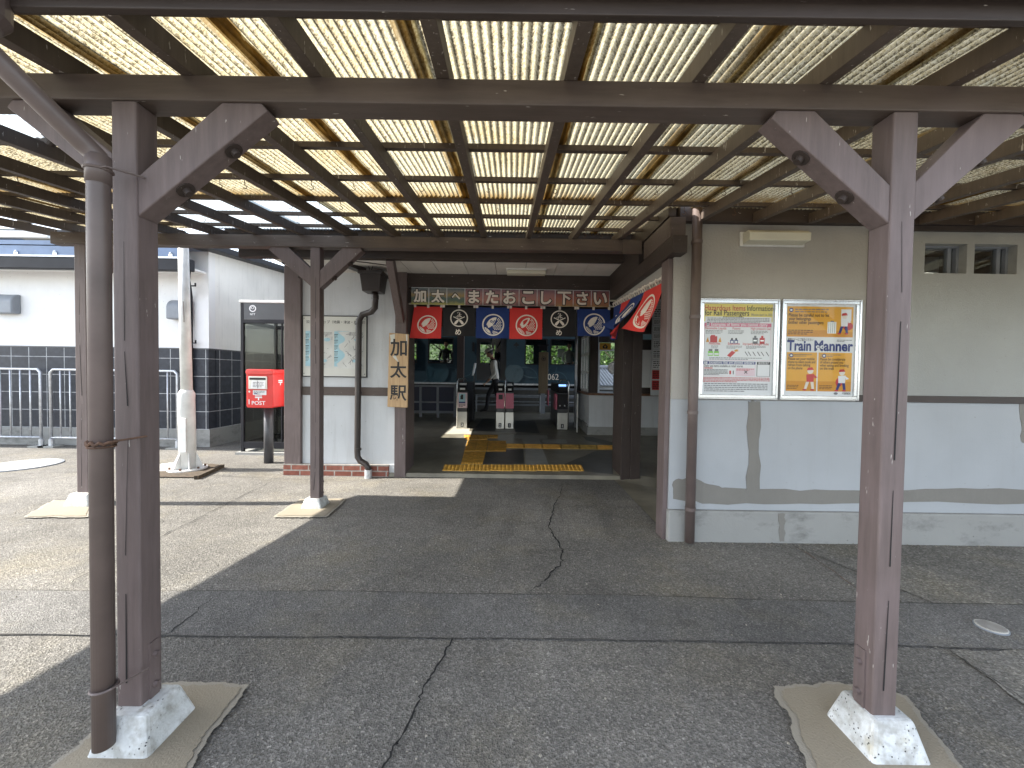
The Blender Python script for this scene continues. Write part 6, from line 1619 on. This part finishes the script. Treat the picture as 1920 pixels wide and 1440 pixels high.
def stand_joints():
    J = man_joints()
    J.update({'knee_a': ((.10, .02, .48), .062), 'ankle_a': ((.10, .0, .09), .042), 'heel_a': ((.10, -.02, .045), .04), 'toe_a': ((.11, .17, .04), (.042, .032)), 'knee_b': ((-.10, .02, .48), .062), 'ankle_b': ((-.10, 0, .09), .042), 'heel_b': ((-.10, -.02, .045), .04), 'toe_b': ((-.11, .17, .04), (.042, .032)),
              'neck': ((0, .06, 1.47), .055), 'neck_top': ((0, .065, 1.52), .052), 'wr_a': ((.24, .10, .86), .031), 'hd_a': ((.24, .12, .79), (.022, .038)), 'wr_b': ((-.24, .10, .86), .031), 'hd_b': ((-.24, .12, .79), (.022, .038))}); return J
hs = [(Vector((s_ * .24, .11, .83)), Vector((0, .15, -1)), Vector((0, s_ * -.2, 0))) for s_ in (1, -1)]
pd = at(936, 690, Y=12.95)
person('person in white shirt with a dark shoulder strap standing inside the train door', (pd.x, 12.95, dz0), R(20), stand_joints(), EDG, dress, None, hs, ((0, .075, 1.63), R(0)),
       strap=[Vector((.12, .15, 1.2)), Vector((.12, .13, 1.40)), Vector((.11, .0, 1.46)), Vector((.06, -.09, 1.36)), Vector((-.12, -.12, 1.05))])
def sit_joints():
    J = stand_joints()
    J.update({'knee_a': ((.11, .42, .90), .065), 'ankle_a': ((.11, .44, .50), .042), 'heel_a': ((.11, .42, .46), .04), 'toe_a': ((.12, .60, .45), (.042, .032)), 'knee_b': ((-.11, .42, .90), .065), 'ankle_b': ((-.11, .44, .50), .042), 'heel_b': ((-.11, .42, .46), .04), 'toe_b': ((-.12, .60, .45), (.042, .032)),
              'hip_a': ((.09, .06, .90), (.095, .10)), 'hip_b': ((-.09, .06, .90), (.095, .10)), 'el_a': ((.24, .08, 1.10), .046), 'wr_a': ((.14, .32, 1.0), .031), 'hd_a': ((.12, .38, .99), (.03, .025)), 'el_b': ((-.24, .08, 1.10), .046), 'wr_b': ((-.14, .32, 1.0), .031), 'hd_b': ((-.12, .38, .99), (.03, .025))}); return J
hq = [(Vector((s_ * .125, .36, .995)), Vector((-s_ * .2, 1, -.1)), Vector((s_ * .2, 0, 0))) for s_ in (1, -1)]
def dress_sit(c):
    if c.z > 1.46: return 0
    if c.z < .52: return 3
    if c.z < .98 and not (c.z > .955 and c.y > .28 and abs(c.x) < .2): return 2
    return 1
zs = dz0 + .45 - .80
def dress_dark(c): k = dress_sit(c); return 3 if k == 1 else k
for px, lab, hd, fn in ((836, 'dark dressed seated passenger, head and shoulders in the left train window', R(180), dress_dark), (1067, 'seated passenger in a white top at the right end of the rightmost train window', R(180), dress_sit)):
    p = at(px, 676, Y=YT2 - .5)
    person(lab, (p.x, YT2 - .42, zs), hd, sit_joints(), EDG, fn, None, hq, ((0, .075, 1.63), R(-8)))

# ------------------------------------------------------------------ greenery and a tiled roof beyond the tracks
def tree(label, x, y, h, rx, rz, n, mat, seed, cz=None, group='trees beyond the tracks'):
    r = random.Random(seed); t = thing('bushy_tree', label, 'tree', (x, y, 0), group)
    cz = cz or h - rz
    mb = MB(); mb.tube([(x, y, -.05), (x + .05, y, h * .4), (x - .05, y + .05, cz)], [.13, .10, .05], 8)
    for k in range(6):
        a = r.uniform(0, 6.28); z0 = h * r.uniform(.2, .6); mb.tube([(x, y, z0), (x + rx * .6 * math.cos(a), y + rx * .6 * math.sin(a), z0 + rz * r.uniform(.3, .9))], [.05, .015], 6)
    mb.build('trunk', 'bark', t)
    mb = MB()
    clumps = [(Vector((x + r.uniform(-1, 1) * rx * .8, y + r.uniform(-1, 1) * rx * .6, cz + r.uniform(-1, 1) * rz * .85)), r.uniform(.35, .7)) for _ in range(34)]
    for _ in range(n):
        c, s_ = r.choice(clumps); v = Vector((r.gauss(0, 1), r.gauss(0, 1), r.gauss(0, 1))).normalized() * s_ * r.uniform(.5, 1.0)
        p = c + v; d = Vector((r.gauss(0, 1), r.gauss(0, 1), r.gauss(0, .6))).normalized(); q = d.orthogonal().normalized(); ln = r.uniform(.10, .2)
        mb.add([p - d * ln / 2, p + q * ln * .22, p + d * ln / 2, p - q * ln * .22], [(0, 1, 2, 3)])
    mb.build('crown', mat, t)
for i, (x, y, h, rx, lab) in enumerate([(-6.4, 19.0, 4.6, 2.0, 'bushy green tree behind the far left end of the train'), (-3.0, 18.2, 4.2, 1.9, 'bushy green tree behind the left train window'), (-.4, 18.6, 4.8, 1.8, 'bushy green tree behind the open train door'),
                                        (1.5, 17.6, 4.0, 1.6, 'bushy green tree seen through the window left of the wooden plaque'), (3.0, 18.4, 4.4, 1.7, 'bushy green tree seen through the rightmost train window')]):
    tree(lab, x, y, h, rx, 1.7, 5200, 'leaf', i, cz=h - 1.9)
tree('leafy green tree behind the ticket office window', 4.9, 16.5, 4.2, 1.7, 1.5, 2600, 'leaf', 21)
t = thing('tiled_roof_house', 'low house with a grey tiled roof behind the ticket office window', 'house', (3.6, 13.6, 0))
y0, y1 = 12.6, 14.6
a = at(1120, 724, Y=12.6); b = at(1150, 692, Y=14.6)
mb = MB(); nx = 60; mb.grid(nx * 2, 14, lambda u, v: Vector((2.62 + 3.2 * u, y0 + (y1 - y0) * v, a.z + (b.z - a.z) * v + .035 * abs(math.sin(u * nx * math.pi / 2)) + .03 * ((v * 14) % 1)))); mb.build('roof', 'rooftile', t)
MB().box((2.7, 12.75, 0), (5.7, 14.5, a.z)).build('wall', 'plaster', t); MB().tube([(2.62, y1, b.z + .05), (5.82, y1, b.z + .05)], .09, 10).build('ridge', 'rooftile', t)

# wooded slope behind the tracks
mb = MB(); r = random.Random(77)
mb.grid(60, 14, lambda u, v: Vector((-30 + 60 * u, 21 + 9 * v, 7.5 * v ** .8 + .5 * noise.noise((u * 30, v * 8, 1)))))
mb.build('hill', 'hillside', kind='structure')

# loose grit and tiny stones on the paving: nobody could count them
mb = MB(); r = random.Random(31)
for _ in range(1500):
    if r.random() < .5: x, y = r.uniform(-2.2, 2.4), r.uniform(1.2, 4.0)
    else: x, y = r.uniform(-5.5, 3.2), r.uniform(1.5, 6.2)
    if y > 3.1 and x > 1.2 or y > 4.9 and x > -2.9: continue
    s_ = r.choice((.0018, .0022, .003, .004)) * r.uniform(.7, 1.3); a = r.uniform(0, 3)
    mb.frustum((x, y), (s_, s_ * r.uniform(.6, 1)), (s_ * .5, s_ * .4), .004, .004 + s_ * 1.2, a)
for _ in range(160):    # grit swept against the foot of the right wall
    x = r.uniform(1.4, 4.2); y = YW - 0.035 - abs(r.gauss(0, .03)); s_ = r.uniform(.002, .005); mb.frustum((x, y), (s_, s_), (s_ * .5, s_ * .4), .004, .004 + s_, r.uniform(0, 3))
mb.build('grit', 'gritm', kind='stuff')
